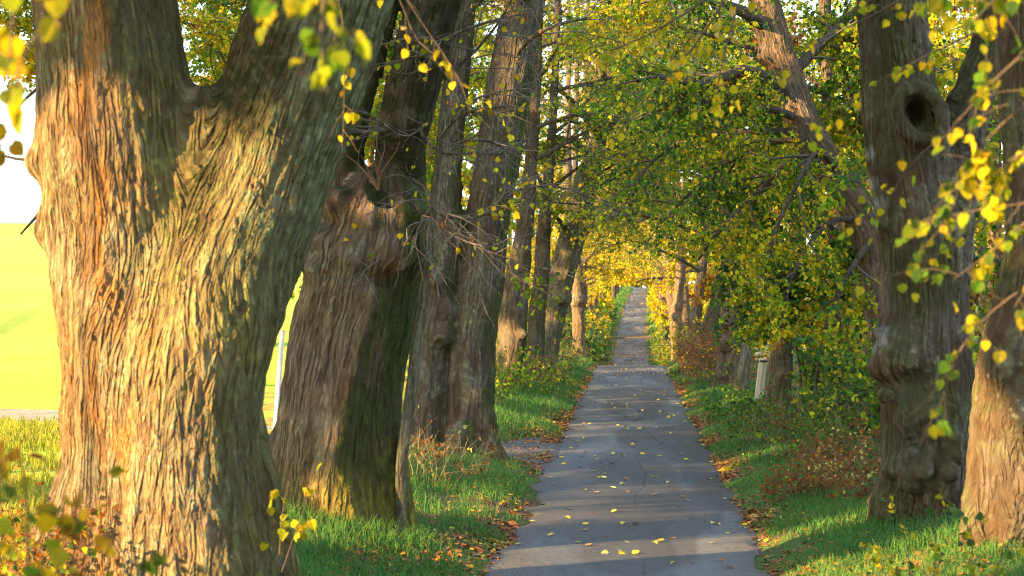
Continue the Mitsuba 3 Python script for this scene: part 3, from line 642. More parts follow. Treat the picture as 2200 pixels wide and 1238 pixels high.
# ------------------------------------------------------------------ the right row
def pale_lichen(C, t):
    P = t['V']
    for (x, y, r) in [(1892, 722, .15), (1880, 745, .10), (1882, 440, .12), (1872, 400, .1), (1862, 330, .1)]:
        w = (sm(1.0, .35, np.linalg.norm((P - at(x, y, 18.9)) * [1, .25, 1], axis=1) / r + .9 * (vfbm(P * 11, 3, 301) - .5)) * (.45 + .55 * vfbm(P * 40, 2, 302)))[:, None]
        C = C * (1 - w) + np.array([.34, .38, .39]) * w
    return C
k = thing('lime_tree', 'massive gnarled tree right of the lane with round hollow knot and swollen burls', 'tree')
d = 19.0
T = Trunk()
M_ = pxchain([(1992, 1280, 118), (1992, 1190, 108), (1992, 1080, 103), (1995, 950, 100), (1990, 830, 104), (1985, 700, 98), (1982, 600, 95), (1972, 480, 92), (1955, 350, 92), (1937, 220, 84), (1920, 100, 75), (1915, 0, 75), (1912, -150, 70), (1908, -280, 60)], d, 34)
T.chain(M_, .1)
S_ = pxchain([(2010, 560, 80), (2030, 420, 76), (2066, 280, 58), (2120, 120, 46), (2170, -40, 42), (2240, -250, 34)], d + .15)
T.chain(S_, .12)
for (x, y, r, dz, sq) in [(1950, 768, 80, -.24, (1, .9, .85)), (1950, 885, 46, -.42, (.8, .7, 1.4)), (2005, 890, 42, -.46, (.7, .6, 1.7)), (2052, 910, 40, -.4, (.7, .7, 1.8)), (1962, 1010, 46, -.46, (1, .7, 1.2)), (2035, 1030, 52, -.44, (.8, .7, 1.3)),
                          (1895, 470, 26, -.1, (1, 1, 1)), (1930, 1090, 48, -.2, (1, 1, 1)), (2080, 850, 50, -.1, (.8, .8, 1.2)), (1905, 720, 36, -.1, (.8, .8, 1.3))]:
    T.blob(at(x, y, d + dz), r * d / FPX * np.array(sq) * .92, .06)
    for j in range(4):
        o = rg.normal(size=3) * r * d / FPX * [.55, .3, .55] * np.array(sq)
        T.blob(at(x, y, d + dz - .1) + o, r * d / FPX * rg.uniform(.3, .5), .05)
ang = np.linspace(0, 2 * np.pi, 15)
rim = np.array([[*at(1976 + 48 * math.cos(q) + 6 * math.sin(q), 246 + 56 * math.sin(q) + 10 * math.cos(q), d - .44), 18 * d / FPX] for q in ang])
T.chain(rim, .06, False)
T.hole(at(1974, 240, d - .42), (.085, .30, .125), .045)
roots(T, M_[[1, 2]], 5, rg, .0, .12)
V, F, t = T.mesh(0.026, 6, 0.022, 15.0, 0.05)
put(k + '__trunk', V, F, 'bark', pale_lichen(bark_colour(t, (0.14, 0.102, 0.08), moss=0.65, lichen=0.75, orange=.18, mossdir=(-0.2, -0.3, .8), base_moss=.15), t), True, uv=t['uv'])
limbs = [np.vstack([M_[-1], np.r_[M_[-1, :3] + [-1.5, -1, 2], .15], np.r_[M_[-1, :3] + [-4, -2, 2.5], .06]]), np.vstack([M_[-1], np.r_[M_[-1, :3] + [.5, 1, 3], .2], np.r_[M_[-1, :3] + [-1, 3.5, 5], .06]]), np.vstack([S_[-1], np.r_[S_[-1, :3] + [1.5, 0, 2], .12], np.r_[S_[-1, :3] + [3.5, 1, 3], .06]])]
bough_system(k, 31, limbs, sec=16, twigs=9, per=10, leaf=.08, mixd=MIXY, sec_len=2.0, hidden=.3, fine=False)

k = thing('lime_tree', 'thick mossy trunk cut by the right edge of the picture, its lower side lit orange', 'tree')
d = 16.6
T = Trunk()
M0 = pxchain([(2200, 1300, 135), (2196, 1180, 126), (2190, 1050, 116), (2184, 930, 106), (2190, 820, 96), (2205, 700, 86), (2228, 520, 74), (2222, 330, 70), (2205, 130, 64), (2192, -80, 58), (2186, -260, 50)], d)
T.chain(M0, .1)
for (x, y, r, dz) in [(2168, 800, 56, -.2), (2180, 760, 50, -.25), (2150, 900, 46, -.15), (2200, 880, 54, -.3), (2120, 1150, 50, -.1)]: T.blob(at(x, y, d + dz), r * d / FPX, .09)
T.hole(at(2152, 735, d - .38), (.05, .2, .07), .05)
roots(T, M0[[1, 2]], 4, rg, .02, .14)
V, F, t = T.mesh(0.033, 7, 0.024, 14.0, 0.05)
put(k + '__trunk', V, F, 'bark', bark_colour(t, (0.16, 0.115, 0.08), moss=0.6, lichen=0.8, orange=.2, mossdir=(-0.3, .2, .9), base_moss=0), True, uv=t['uv'])
limbs = [np.vstack([M0[-1], np.r_[M0[-1, :3] + [-1.5, 1, 2], .15], np.r_[M0[-1, :3] + [-3.5, 2, 2.5], .06]]), np.vstack([M0[-1], np.r_[M0[-1, :3] + [1.5, -1, 2], .2], np.r_[M0[-1, :3] + [3, -3, 4], .06]])]
bough_system(k, 32, limbs, sec=16, twigs=9, per=10, leaf=.08, mixd=MIXY, sec_len=2.0, hidden=.3, fine=False)

low_right = lambda p: np.ones(len(p), bool)
mid_tree('lime_tree', 'trunk behind the gnarled right tree, sweeping far left over the lane, sunlit high up', 33,
         [(1898, 980, 58), (1896, 930, 48), (1891, 850, 43), (1896, 720, 40), (1893, 620, 40), (1858, 480, 40), (1790, 370, 38), (1726, 265, 38), (1688, 165, 38), (1658, 70, 36), (1632, -30, 32), (1606, -140, 28), (1570, -300, 20)], 41, [(1650, 120, 26, -.1), (1750, 300, 22, -.1)], h=.036,
         moss=.35, lichen=.3, tone=(.3, .215, .15), orange=.2,
         limbs=[[(1705, 215, 16), (1655, 175, 14, 32.5), (1600, 148, 12, 32), (1545, 170, 10, 31.5), (1480, 182, 8, 31), (1425, 165, 5, 30.5), (1370, 175, 3, 30)],
                [(1725, 262, 10), (1660, 235, 8, 32.5), (1560, 222, 6, 32), (1450, 226, 5, 31.5), (1370, 260, 3, 31)],
                [(1745, 300, 10), (1680, 282, 8, 33), (1560, 285, 6, 33), (1440, 320, 4, 32), (1360, 400, 2, 31)],
                [(1760, 320, 9), (1690, 300, 7, 34), (1600, 330, 5, 35), (1500, 400, 4, 35), (1420, 480, 2, 35)],
                [(1780, 350, 8), (1720, 340, 6, 33), (1640, 400, 5, 33), (1560, 480, 3, 33), (1500, 560, 2, 33)],
                [(1800, 380, 8), (1760, 330, 6, 32), (1700, 420, 5, 31), (1660, 520, 3, 31), (1640, 620, 2, 31)],
                [(1690, 170, 14), (1760, 100, 10, 33.5), (1840, 20, 7, 34), (1900, -40, 5, 34)],
                [(1650, 60, 14), (1560, 10, 11, 32), (1450, -20, 8, 31), (1340, -10, 5, 30)],
                [(1820, 410, 9), (1860, 300, 7, 34), (1830, 200, 5, 34), (1800, 120, 4, 34)],
                [(1850, 470, 9), (1800, 470, 6, 32.5), (1730, 540, 5, 32), (1690, 640, 3, 31.5), (1680, 740, 2, 31)],
                [(1870, 520, 9), (1840, 560, 6, 32), (1790, 660, 5, 31.5), (1760, 760, 3, 31), (1750, 860, 2, 31)]],
         nlimb=5, z0=6.2, z1=9.5, reach=3.6, side=-1, cut=lambda p: (p[:, 0] > 3.05) | (p[:, 2] > 1.4), thin=.35, mixd=MIXG, per=11, sec=13, twigs=8, sec_len=1.25, droop=.45, leaf=.074, twig_r=.0045)
mid_tree('lime_tree', 'short mossy hollow-sided trunk beside the pale twin stakes', 37,
         [(1656, 950, 46), (1662, 900, 38), (1674, 830, 27), (1680, 760, 27), (1692, 650, 25), (1710, 520, 22), (1745, 380, 18), (1780, 200, 14)], 42, [(1646, 905, 20, -.1), (1690, 800, 16, -.2)], h=.04, moss=.9, lichen=.3, orange=.3, tone=(.22, .16, .11), hole=(1690, 775, 8, 14),
         limbs=[[(1700, 560, 8), (1640, 540, 6, 36), (1560, 570, 4, 35), (1500, 640, 2, 34)], [(1690, 620, 8), (1740, 590, 6, 36), (1790, 640, 4, 35), (1800, 740, 3, 34), (1790, 860, 2, 34)], [(1680, 660, 7), (1730, 650, 5, 36), (1760, 720, 4, 35), (1760, 820, 2, 35), (1750, 900, 2, 35)],
                [(1720, 480, 8), (1780, 480, 6, 36), (1830, 540, 4, 36), (1850, 660, 3, 35.5), (1840, 800, 2, 35)], [(1672, 700, 6), (1700, 720, 4, 36), (1720, 800, 3, 35.5), (1710, 890, 2, 35)], [(1705, 540, 7), (1650, 620, 4, 36), (1600, 680, 3, 35.5), (1560, 700, 2, 35)], [(1750, 360, 7), (1690, 380, 5, 36), (1600, 440, 4, 35), (1540, 520, 2, 34)]],
         nlimb=10, z0=4.5, z1=10.5, reach=4.5, side=-1, cut=lambda p: (p[:, 0] > 3.05) | (p[:, 2] > 1.4), mixd={'blue': 2.5, 'deep': 3, 'green': 5, 'lime': 3.5, 'yellow': 1.8, 'gold': .4}, per=15, sec=13, twigs=9, sec_len=1.0, droop=.5, twig_r=.0045)
mid_tree('lime_tree', 'slender straight grey stem with a pale right edge, left of the twin stakes', 44,
         [(1590, 870, 14), (1602, 760, 12), (1612, 690, 11), (1622, 560, 10), (1636, 400, 8), (1650, 250, 6)], 43, h=.04, moss=.1, lichen=1.0, tone=(.27, .24, .21), amp=.008, nlimb=10, z0=3.2, z1=10.5, reach=4, side=-1, mixd=MIXG, sec=8, r=.05)
mid_tree('lime_tree', 'stubby knobbly trunk covered in swollen burls, right of the lane behind the brown bush', 49,
         [(1562, 860, 30), (1570, 770, 28), (1574, 700, 27), (1572, 620, 22), (1562, 480, 18), (1556, 330, 13)], 44, [(1560, 740, 20, -.3), (1585, 710, 18, -.3), (1578, 775, 20, -.3), (1562, 690, 18, -.3), (1590, 660, 16, -.2), (1552, 800, 18, -.25)], h=.045, lichen=.5, moss=.3, tone=(.23, .165, .13), nlimb=12, z0=3.0, z1=11.5, reach=5, side=-1, mixd=MIXY, sec=9)
mid_tree('lime_tree', 'dark trunk leaning right, standing in the brown thicket right of the lane', 63,
         [(1505, 790, 22), (1512, 750, 20), (1530, 690, 19), (1556, 610, 18), (1590, 500, 17), (1635, 350, 14), (1660, 200, 10)], 45, h=.04, moss=.6, tone=(.2, .15, .11), nlimb=12, z0=3.2, z1=14, reach=5.2, side=-1, mixd=MIXY, sec=10, per=12)
mid_tree('lime_tree', 'dark upright trunk in the right row between the leaning trunk and the sunlit knobbly one', 76,
         [(1490, 750, 14), (1493, 720, 13), (1500, 640, 12), (1513, 540, 10), (1520, 380, 8), (1525, 200, 6)], 46, h=.05, tone=(.2, .15, .12), nlimb=13, z0=3.0, z1=16.5, reach=5.5, side=-1, mixd=MIXY, sec=10, twig_r=.008)
mid_tree('lime_tree', 'thin knobbly trunk glowing orange in the sun at the far right verge', 88,
         [(1455, 745, 13), (1452, 695, 13), (1456, 650, 12), (1465, 560, 10), (1470, 430, 8), (1478, 250, 7)], 47, [(1460, 700, 12, -.15), (1448, 680, 11, -.15), (1456, 660, 12, -.1)], h=.05, moss=.05, lichen=.2, tone=(.36, .25, .16), nlimb=13, z0=2.4, z1=17, reach=5.2, side=-1, mixd=MIXA, sec=10, twig_r=.008)

# ------------------------------------------------------------------ the rest of the avenue, up the far rise
ORD = 'first second third fourth fifth sixth seventh eighth ninth tenth eleventh twelfth thirteenth fourteenth fifteenth sixteenth seventeenth eighteenth nineteenth twentieth twenty-first twenty-second twenty-third twenty-fourth twenty-fifth twenty-sixth twenty-seventh twenty-eighth twenty-ninth thirtieth thirty-first'.split()
far_l = [98, 109, 121, 133, 146, 160, 174, 189, 205, 222, 240, 259, 279, 300, 323, 347]
far_r = [101, 113, 126, 139, 153, 167, 182, 198, 215, 233, 252, 272, 293, 315, 340, 366]
for side, ds in ((1, far_l), (-1, far_r)):
    for i, yy in enumerate(ds):
        rng = np.random.default_rng(700 + i * 2 + (side > 0))
        x = float(ROADX(yy)) - side * (3.0 + rng.uniform(-.3, .4)); gz = float(ground_z(x, yy))
        near = yy < 160
        k = thing('lime_tree', f'{ORD[i]} tree beyond the {"thin glowing" if side < 0 else "pale slim"} trunk of the {"right" if side < 0 else "left"} row, far up the lane', 'tree', f'far trees of the {"right" if side < 0 else "left"} row') if True else thing('lime_tree', f'{"sunlit golden" if side < 0 else "yellow-green"} tree of the {"right" if side < 0 else "left"} row far along the avenue where the lane climbs', 'tree', f'far trees of the {"right" if side < 0 else "left"} row')
        hgt = 11.5; lean = rng.normal(size=2) * .5 + [side * .5, 0]
        sp = spline([[x, yy, gz - .4, .5], [x, yy, gz + .2, .4], [x + lean[0] * .4, yy + lean[1] * .3, gz + 4, .32], [x + lean[0], yy + lean[1], gz + 9, .2], [x + lean[0] * 1.4, yy + lean[1] * 1.6, gz + 21, .09]], 9)
        tube_trunk(k, sp, 60 + i, (.18, .135, .1), 12 if near else 8)
        lm = tree_limbs(rng, sp, 16 if near else 11, gz + 2.2, gz + (20 if near else 17), 5.8, side, .4, .07, .6)
        mx = dict(MIXA)
        bough_system(k, 800 + i * 2 + (side > 0), lm, sec=9 if near else 6, twigs=7 if near else 5, per=(9 if side > 0 else 13) if near else 10, leaf=.14 if near else .2 + .0006 * yy, mixd=mx, sec_len=2.2 if near else 3.0, droop=.6, fine=False, twig_r=.009 if near else .02, own_limbs=near, hidden=.12, patch=.35)
#PART3
# ------------------------------------------------------------------ trees beyond the rows and behind the viewpoint
def wood_tree(label, x, y, seed, hgt, rad, mixd, z0=2.0, group=None, per=10, leaf=.1, n=10, name='field_tree', sec=10, twigs=8, r0=.22, sec_len=1.9, hidden=.2, bare=0., fine=False, own=True, droop=.5, cut=None):
    rng = np.random.default_rng(seed)
    gz = float(ground_z(x, y))
    k = thing(name, label, 'tree', group)
    sp = spline([[x, y, gz - .4, r0 * 1.4], [x, y, gz + .2, r0 * 1.1], [x + rng.normal() * .3, y, gz + hgt * .4, r0 * .8], [x + rng.normal() * .5, y, gz + hgt, r0 * .25]], 9)
    tube_trunk(k, sp, seed)
    lm = tree_limbs(rng, sp, n, gz + z0, gz + hgt, rad, 1, .35, r0 * .4, 0.)
    bough_system(k, seed + 1, lm, sec, twigs, per, leaf, mixd, sec_len, .8, droop, bare, fine, .007, own_limbs=own, hidden=hidden, cut=cut)
    return k
# bright tree on the field side, seen left of the big trunk and through its fork
wood_tree('yellow-green tree at the edge of the sunlit field, seen left of the big forked trunk', -10.6, 41.5, 301, 11, 4.6, {'green': 2, 'lime': 4, 'yellow': 4, 'gold': 2, 'orange': .6}, z0=5.4, n=16, per=20, leaf=.09, sec=12, droop=.25, cut=lambda p: p[:, 2] > 6.0 + .8 * vfbm(p * .8, 2, 5))
wood_tree('field tree behind the second tree of the left row, glimpsed through the fork', -7.2, 47, 302, 11, 4.4, {'green': 4, 'lime': 3, 'yellow': 3, 'orange': 1, 'brown': 1}, z0=4.2, n=16, per=20, leaf=.09, sec=12)
wood_tree('taller yellow tree further back on the field edge, filling the fork of the big trunk', -9.4, 58, 303, 15, 5.2, MIXY, z0=5.5, n=16, per=20, leaf=.115, sec=12)
# the avenue behind the viewpoint and unseen field trees added to keep the lane in shade
for i, (x, y, h, rr, z0) in enumerate([(-3.7, 7.6, 11, 3.2, 5.8), (-3.6, -1, 12, 3.6, 4.0), (-3.5, -10, 12, 5.0, 3.0), (3.4, 8.6, 12, 4.2, 3.6), (3.4, 0, 12, 4.8, 3.4), (3.4, -9, 12, 5, 2.6), (-3.6, -19, 12, 5, 2.2), (3.4, -19, 12, 5, 2.2), (-3.5, -28, 12, 5, 1.5), (3.4, -28, 12, 5, 1.5), (8, -6, 12, 5, 1.5), (8.5, 6, 12, 5, 1.5)]):
    wood_tree(f'{ORD[i]} avenue tree behind the viewpoint, outside the picture', x, y, 400 + i, h, rr, MIXY, z0=z0, group='avenue trees outside the picture', n=13, per=4, leaf=.3, sec=10, twigs=6, sec_len=1.8, hidden=1.0, r0=.3, own=False)
SHADE_ROWS = [(-16.5, v) for v in (-34, -29, -24.5, -20, -15.5, -11, -7.4, .7, 12.6, 16.6, 20.6, 24.7, 28.8, 33, 37.5, 42.5, 47.5)] + [(-21, v) for v in (-30, -25, -20, -15.5, -11.5, -2.6, 9.9, 14.2, 18.5, 23, 27.5, 32, 37, 42, 47.5, 53, 58)]  # added unseen trees, spaced and gapped to shape sun and shade
for i, (x, y) in enumerate(SHADE_ROWS):
    rng = np.random.default_rng(430 + i)
    wood_tree(f'{ORD[i % 17]} tree of the {"inner" if i < 17 else "outer"} row added unseen in the left field to shade the lane', x - .28 * max(0, y - 36), y, 430 + i, ((13.0 if x > -20 else 14.5) - (1.9 if (17 < y < 26 and x > -20) or (11 < y < 25 and x < -20) else 0)) if y != .7 else 7.8, 3.1 if y != .7 else 2.3, MIXY, z0=(5.6 - .5 * (y > 12) if x > -20 else 7.0) - 1.0 * (y == .7), group='added shade trees outside the picture', n=15, per=6, leaf=.34, sec=9, twigs=6, sec_len=1.4, hidden=1.0, r0=.055, own=False, droop=.2)
for i, (x, y, z0, rr) in enumerate([(-16.5, 5.0, 8.6, 1.2), (-16.8, 7.6, 9.6, 1.2), (-16.5, 9.5, 5.8, .75), (-16.2, 3.0, 11.6, 1.4), (-16.3, 4.1, 9.9, .5), (-16.6, 6.4, 8.3, .7), (-16.5, 10.9, 5.7, .8), (-16.8, 12.1, 5.6, .9), (-16.4, 14.6, 5.4, .9), (-16.6, 18.6, 5.4, .9), (-16.5, 22.6, 5.4, .9), (-21, 6.9, 7.4, .8)]):  # added thin crowns that trim the sunlight on trunks and lane
    wood_tree(f'{ORD[i]} slender tree added unseen in the gap of the field row to shape the sun', x, y, 480 + i, 14, rr, MIXY, z0=z0, group='added shade trees outside the picture', n=15, per=6, leaf=.36, sec=8, twigs=6, sec_len=.7, hidden=1.0, r0=.06, own=False, droop=.15)
# thicket trees behind the right row
for i, (x, y, h, rr, mx) in enumerate([(6.0, 27, 8, 3.0, MIXG), (6.8, 33, 9, 3.4, MIXG), (7.5, 41, 10, 3.6, MIXY), (6.6, 49, 10, 3.8, MIXG), (7.8, 58, 11, 4, MIXY), (6.8, 68, 11, 4, MIXB), (8, 80, 12, 4.4, MIXY), (8, 95, 12, 4.5, MIXA), (8.5, 112, 12, 5, MIXY), (11, 62, 13, 5, MIXB), (12, 85, 14, 5, MIXG), (10.5, 45, 12, 5, MIXY), (9.5, 35, 11, 4, MIXB)]):
    wood_tree(f'{ORD[i]} bushy thicket tree close behind the right row of trunks', x, y, 500 + i, h, rr, mx, z0=.7, group='thicket trees behind the right row', n=12, per=13, leaf=.115 if y < 60 else .15, sec=8, twigs=6, r0=.14, sec_len=1.5, name='thicket_tree', hidden=.1, own=False)
for i, (x, y, h, rr, mx) in enumerate([(-6.6, 51, 9, 3.4, MIXY), (-7.2, 66, 15, 3.8, MIXY), (-6.8, 60, 14, 3.4, MIXY), (-7, 72, 15, 3.6, MIXG), (-7.5, 86, 16, 4, MIXY), (-8, 102, 18, 4.2, MIXY), (-9, 120, 19, 5, MIXY), (-9, 142, 20, 5, MIXY), (-8, 132, 6, 4, MIXG), (-8, 152, 6, 4, MIXY), (-9, 166, 6, 4, MIXA), (-8.5, 180, 6, 4, MIXY), (-9, 196, 6, 4, MIXA), (-9, 214, 6, 4, MIXY)]):  # the low ones at the end are added to shade the far lane
    wood_tree(f'{ORD[i]} bushy yellowing tree close behind the far left row', x, y, 550 + i, h, rr, mx, z0=.7, group='thicket trees behind the far left row', n=12, per=13, leaf=.16, sec=8, twigs=6, r0=.14, sec_len=1.5, name='thicket_tree', hidden=.1, own=False)
for i, (x, y, h, rr, mx) in enumerate([(7.5, 128, 13, 5, MIXA), (9, 148, 14, 5.5, MIXY), (9, 172, 15, 6, MIXA), (11, 198, 16, 6, MIXY), (12, 228, 17, 7, MIXA), (14, 262, 18, 7, MIXA), (-9, 244, 16, 6, MIXA), (-11, 280, 17, 7, MIXY), (5.5, 74, 12, 4, MIXB), (6, 104, 13, 4.5, MIXA)]):
    wood_tree(f'{ORD[i]} tall yellow tree backing the far part of the avenue', x, y, 580 + i, h, rr, mx, z0=.6, group='tall trees backing the avenue', n=13, per=11, leaf=.15 + .0007 * y, sec=8, twigs=6, r0=.2, sec_len=2.2, name='thicket_tree', hidden=.1, own=False)
# wooded rise that closes the view
WX = np.sort(np.random.default_rng(9).uniform(-45, 75, 26))
for i in range(26):
    rng = np.random.default_rng(900 + i)
    x = float(WX[i]); y = float(rng.uniform(300, 430))
    if abs(x - float(ROADX(y))) < 7: x += 14 if x > 0 else -14
    wood_tree(f'{ORD[i]} tree of the wooded rise behind the far end of the lane', x, y, 900 + i, rng.uniform(16, 24), 7, MIXA if x > 0 else MIXY, z0=1, group='trees of the far wooded rise', n=12, per=14, leaf=.5, sec=5, twigs=4, r0=.35, sec_len=3.5, name='woodland_tree', hidden=.1, own=False)

for i, (x, y) in enumerate([(-3, 436), (1.5, 440), (5.5, 434), (9, 446), (-8, 445)]):
    wood_tree(f'{ORD[i]} golden tree closing the lane at the very top of the far rise', x, y, 960 + i, 11, 4, MIXA, z0=.3, group='trees closing the end of the lane', n=12, per=12, leaf=.4, sec=6, twigs=5, r0=.2, sec_len=2.2, name='woodland_tree', hidden=.1, own=False)
# ------------------------------------------------------------------ shrubs and herbs
def shrub(name, label, cat, pts, seed, n, hgt, spread, per, leaf, mixd, stem=(.16, .1, .06), r=.006, group=None, fine=True, lean=(0, 0), droop=.35, twigs=3, tl=.3, bare=0.):
    rng = np.random.default_rng(seed)
    k = thing(name, label, cat, group)
    pts = np.atleast_2d(pts); c = pts[rng.integers(0, len(pts), n)] + rng.normal(size=(n, 2)) * spread * .35
    S = np.c_[c, ground_z(c[:, 0], c[:, 1]) - .03]
    D = np.c_[rng.normal(size=(n, 2)) * .45 + lean, np.ones(n)]
    P = grow(rng, S, D, hgt * rng.uniform(.5, 1.15, n), 6, .14, droop)
    V, F = tubes(P[:, ::2], r * np.linspace(1, .4, 4)[None] * rng.uniform(.6, 1.2, (n, 1)), 3)
    p, tg = along(P, rng.uniform(.3, 1, (n, twigs))); p = p.reshape(-1, 3); tg = tg.reshape(-1, 3)
    P3 = grow(rng, p, unit(tg + rng.normal(size=tg.shape)), tl * rng.uniform(.5, 1.2, len(p)), 4, .15, droop)
    V3, F3 = tubes(P3[:, ::2], r * .5 * np.linspace(1, .5, 3)[None] * np.ones((len(P3), 1)), 3)
    Vv = np.vstack([V, V3]); Vv[:, 0] = np.where(clear(Vv), Vv[:, 0], ROADX(Vv[:, 1]) + 1.5 * np.sign(Vv[:, 0] - ROADX(Vv[:, 1])))
    put(k + '__stems', Vv, np.vstack([F, F3 + len(V)]), 'twig_bark', np.array(stem) * (.6 + .8 * rng.random((len(Vv), 1))), True, kind='stuff')
    if per:
        p, tg = along(P3, rng.uniform(.1, 1, (len(P3), per))); p = p.reshape(-1, 3); tg = tg.reshape(-1, 3)
        q = (rng.random(len(p)) > bare) & clear(p); p, tg = p[q], tg[q]
        LV, LF, LC = leaves(rng, p, unit(tg + [0, 0, -.3] + .5 * rng.normal(size=p.shape)), leaf * rng.uniform(.6, 1.2, len(p)), palette(rng, p, mixd, 2.0, seed), fine, .6)
        put(k + '__foliage', LV, LF, 'leaf_green', LC, False, kind='stuff')
    return k
def gxy(px, py):
    """where the ray through a pixel meets the ground"""
    d = np.linspace(6, 160, 3000); p = at(px, py, 1.0) - CAM
    q = CAM + d[:, None] * p
    below = q[:, 2] < ground_z(q[:, 0], q[:, 1])
    return q[np.argmax(below), :2]
shrub('bracken', 'heap of dead rust-brown bracken at the foot of the gnarled right tree', 'bracken', [gxy(x, y) for x, y in [(1730, 1075), (1790, 1060), (1840, 1085), (1860, 1030), (1770, 1020), (1820, 1000)]], 601, 110, .55, .4, 5, .048, {'rust': 1.5, 'brown': 7, 'orange': .4, 'pale': .7}, (.2, .13, .07), .005, droop=.8, twigs=6, tl=.3)
shrub('weeds', 'tall thin brown and green weeds on the bank under the right-hand foliage', 'weeds', [gxy(x, y) for x, y in [(1640, 960), (1700, 985), (1760, 985), (1690, 940), (1850, 970), (1800, 950)]], 602, 160, 1.0, .8, 4, .05, {'green': 3, 'deep': 3, 'lime': 1, 'brown': 2}, (.22, .17, .09), .004, twigs=4)
shrub('shrub', 'rounded brown twiggy bush at the right edge of the lane beyond the dip', 'shrub', [gxy(x, y) for x, y in [(1500, 805), (1470, 800), (1530, 815), (1545, 825)]], 603, 300, 1.7, 1.8, 3, .07, {'brown': 4, 'rust': 2, 'gold': .7, 'green': .7}, (.15, .1, .065), .007, twigs=7, tl=.5, droop=.5, bare=.3)
shrub('shrub', 'small yellow bush catching the sun beside the lane, left of the brown bush', 'shrub', [gxy(x, y) for x, y in [(1428, 782), (1440, 785)]], 604, 90, 1.5, 1.3, 6, .085, {'yellow': 4, 'gold': 2, 'lime': 2}, (.2, .14, .07), .006, twigs=5, tl=.4)
shrub('shrub', 'dark green leafy bushes along the far left verge below the pale slim trunk', 'shrub', np.array([[-2.9, 88], [-2.9, 96], [-2.7, 104], [-3.2, 112], [-2.8, 126], [-2.8, 140], [-2.7, 155], [-2.8, 170], [-2.6, 185]]), 605, 420, 3.4, 2.2, 8, .17, {'blue': 3, 'deep': 4, 'green': 4, 'lime': 1}, (.1, .08, .05), .012, twigs=5, tl=.8, fine=False)
shrub('shrub', 'light green leafy sprouts around the foot of the dark brown left trunk', 'shrub', [gxy(x, y) for x, y in [(1060, 870), (1075, 880), (1150, 850), (1180, 835)]], 606, 60, 1.2, .7, 5, .075, {'lime': 3, 'green': 4, 'yellow': 1}, (.14, .1, .06), .006, twigs=4)
shrub('shrub', 'grey-green twiggy bush between the dark trunk and the leaning grey trunk', 'shrub', [gxy(x, y) for x, y in [(1165, 830), (1190, 815), (1215, 790)]], 607, 130, 1.2, 1.0, 3, .06, {'deep': 3, 'green': 2, 'brown': 2, 'yellow': .6}, (.17, .14, .1), .005, twigs=6, tl=.4, bare=.3)
shrub('shrub', 'yellow-green leafy bush at the foot of the pale slim trunk', 'shrub', np.array([[-4.5, 72], [-4.0, 76], [-3.9, 80]]), 608, 90, 1.8, 1.4, 6, .1, {'lime': 3, 'green': 3, 'yellow': 2}, (.14, .1, .06), .007, twigs=5, tl=.5, fine=False)
shrub('shrub', 'dry pale stalks and brown leaves around the foot of the paired stems', 'weeds', [gxy(x, y) for x, y in [(900, 1035), (960, 1035), (1010, 1030), (880, 1030)]], 609, 70, .7, .5, 3, .05, {'brown': 3, 'rust': 2, 'pale': 1}, (.34, .26, .14), .0035, twigs=2, bare=.3)
shrub('hedge_shrub', 'low green and yellow growth under the trees far along the right verge', 'shrub', np.array([[3.2, 92], [3.4, 104], [3.3, 118], [3.3, 132], [3.4, 150], [3.6, 170], [3.8, 190]]), 610, 300, 2.0, 2.0, 7, .16, {'green': 3, 'lime': 3, 'yellow': 2, 'deep': 2}, (.12, .09, .05), .01, twigs=4, tl=.7, fine=False)
shrub('shrub', 'bushy golden hedge closing the far end of the lane', 'shrub', np.array([[-5, 431], [-2, 432], [1, 431], [3, 432], [6, 431]]), 612, 160, 4.5, 2.5, 9, .4, {'gold': 3, 'yellow': 3, 'lime': 2}, (.14, .1, .06), .03, twigs=6, tl=1.2, fine=False)
shrub('shrub', 'dense fresh green bush crowding the right bank beside the gnarled tree', 'shrub', np.array([[3.5, 28.0], [3.8, 30.5], [3.75, 32.5], [3.55, 29.5], [3.6, 27]]), 614, 130, 1.9, .5, 6, .078, {'blue': 2, 'deep': 3, 'green': 5, 'lime': 2.5, 'yellow': 1.2}, (.12, .09, .05), .007, twigs=6, tl=.4)
uxy = [at(x, 1100, dd)[:2] for x, dd in [(15, 12.5), (60, 13), (-30, 13), (95, 13.6), (40, 14.2), (-20, 14.5)]]
shrub('undergrowth', 'tangle of rust, orange and green leaves at the left foot of the big forked trunk', 'undergrowth', uxy, 613, 70, .75, .3, 4, .055, {'rust': 3, 'orange': 3, 'green': 3, 'lime': 2, 'deep': 2, 'gold': 2}, (.25, .12, .06), .005, twigs=3, tl=.25, bare=.15)
shrub('weeds', 'ivy and green herbs on the right bank between the stakes and the gnarled tree', 'weeds', [gxy(x, y) for x, y in [(1600, 900), (1640, 930), (1720, 930), (1780, 940), (1570, 870)]], 611, 160, .45, .8, 6, .06, {'deep': 4, 'green': 4, 'blue': 2, 'lime': 1}, (.12, .09, .05), .003, twigs=4, tl=.2)

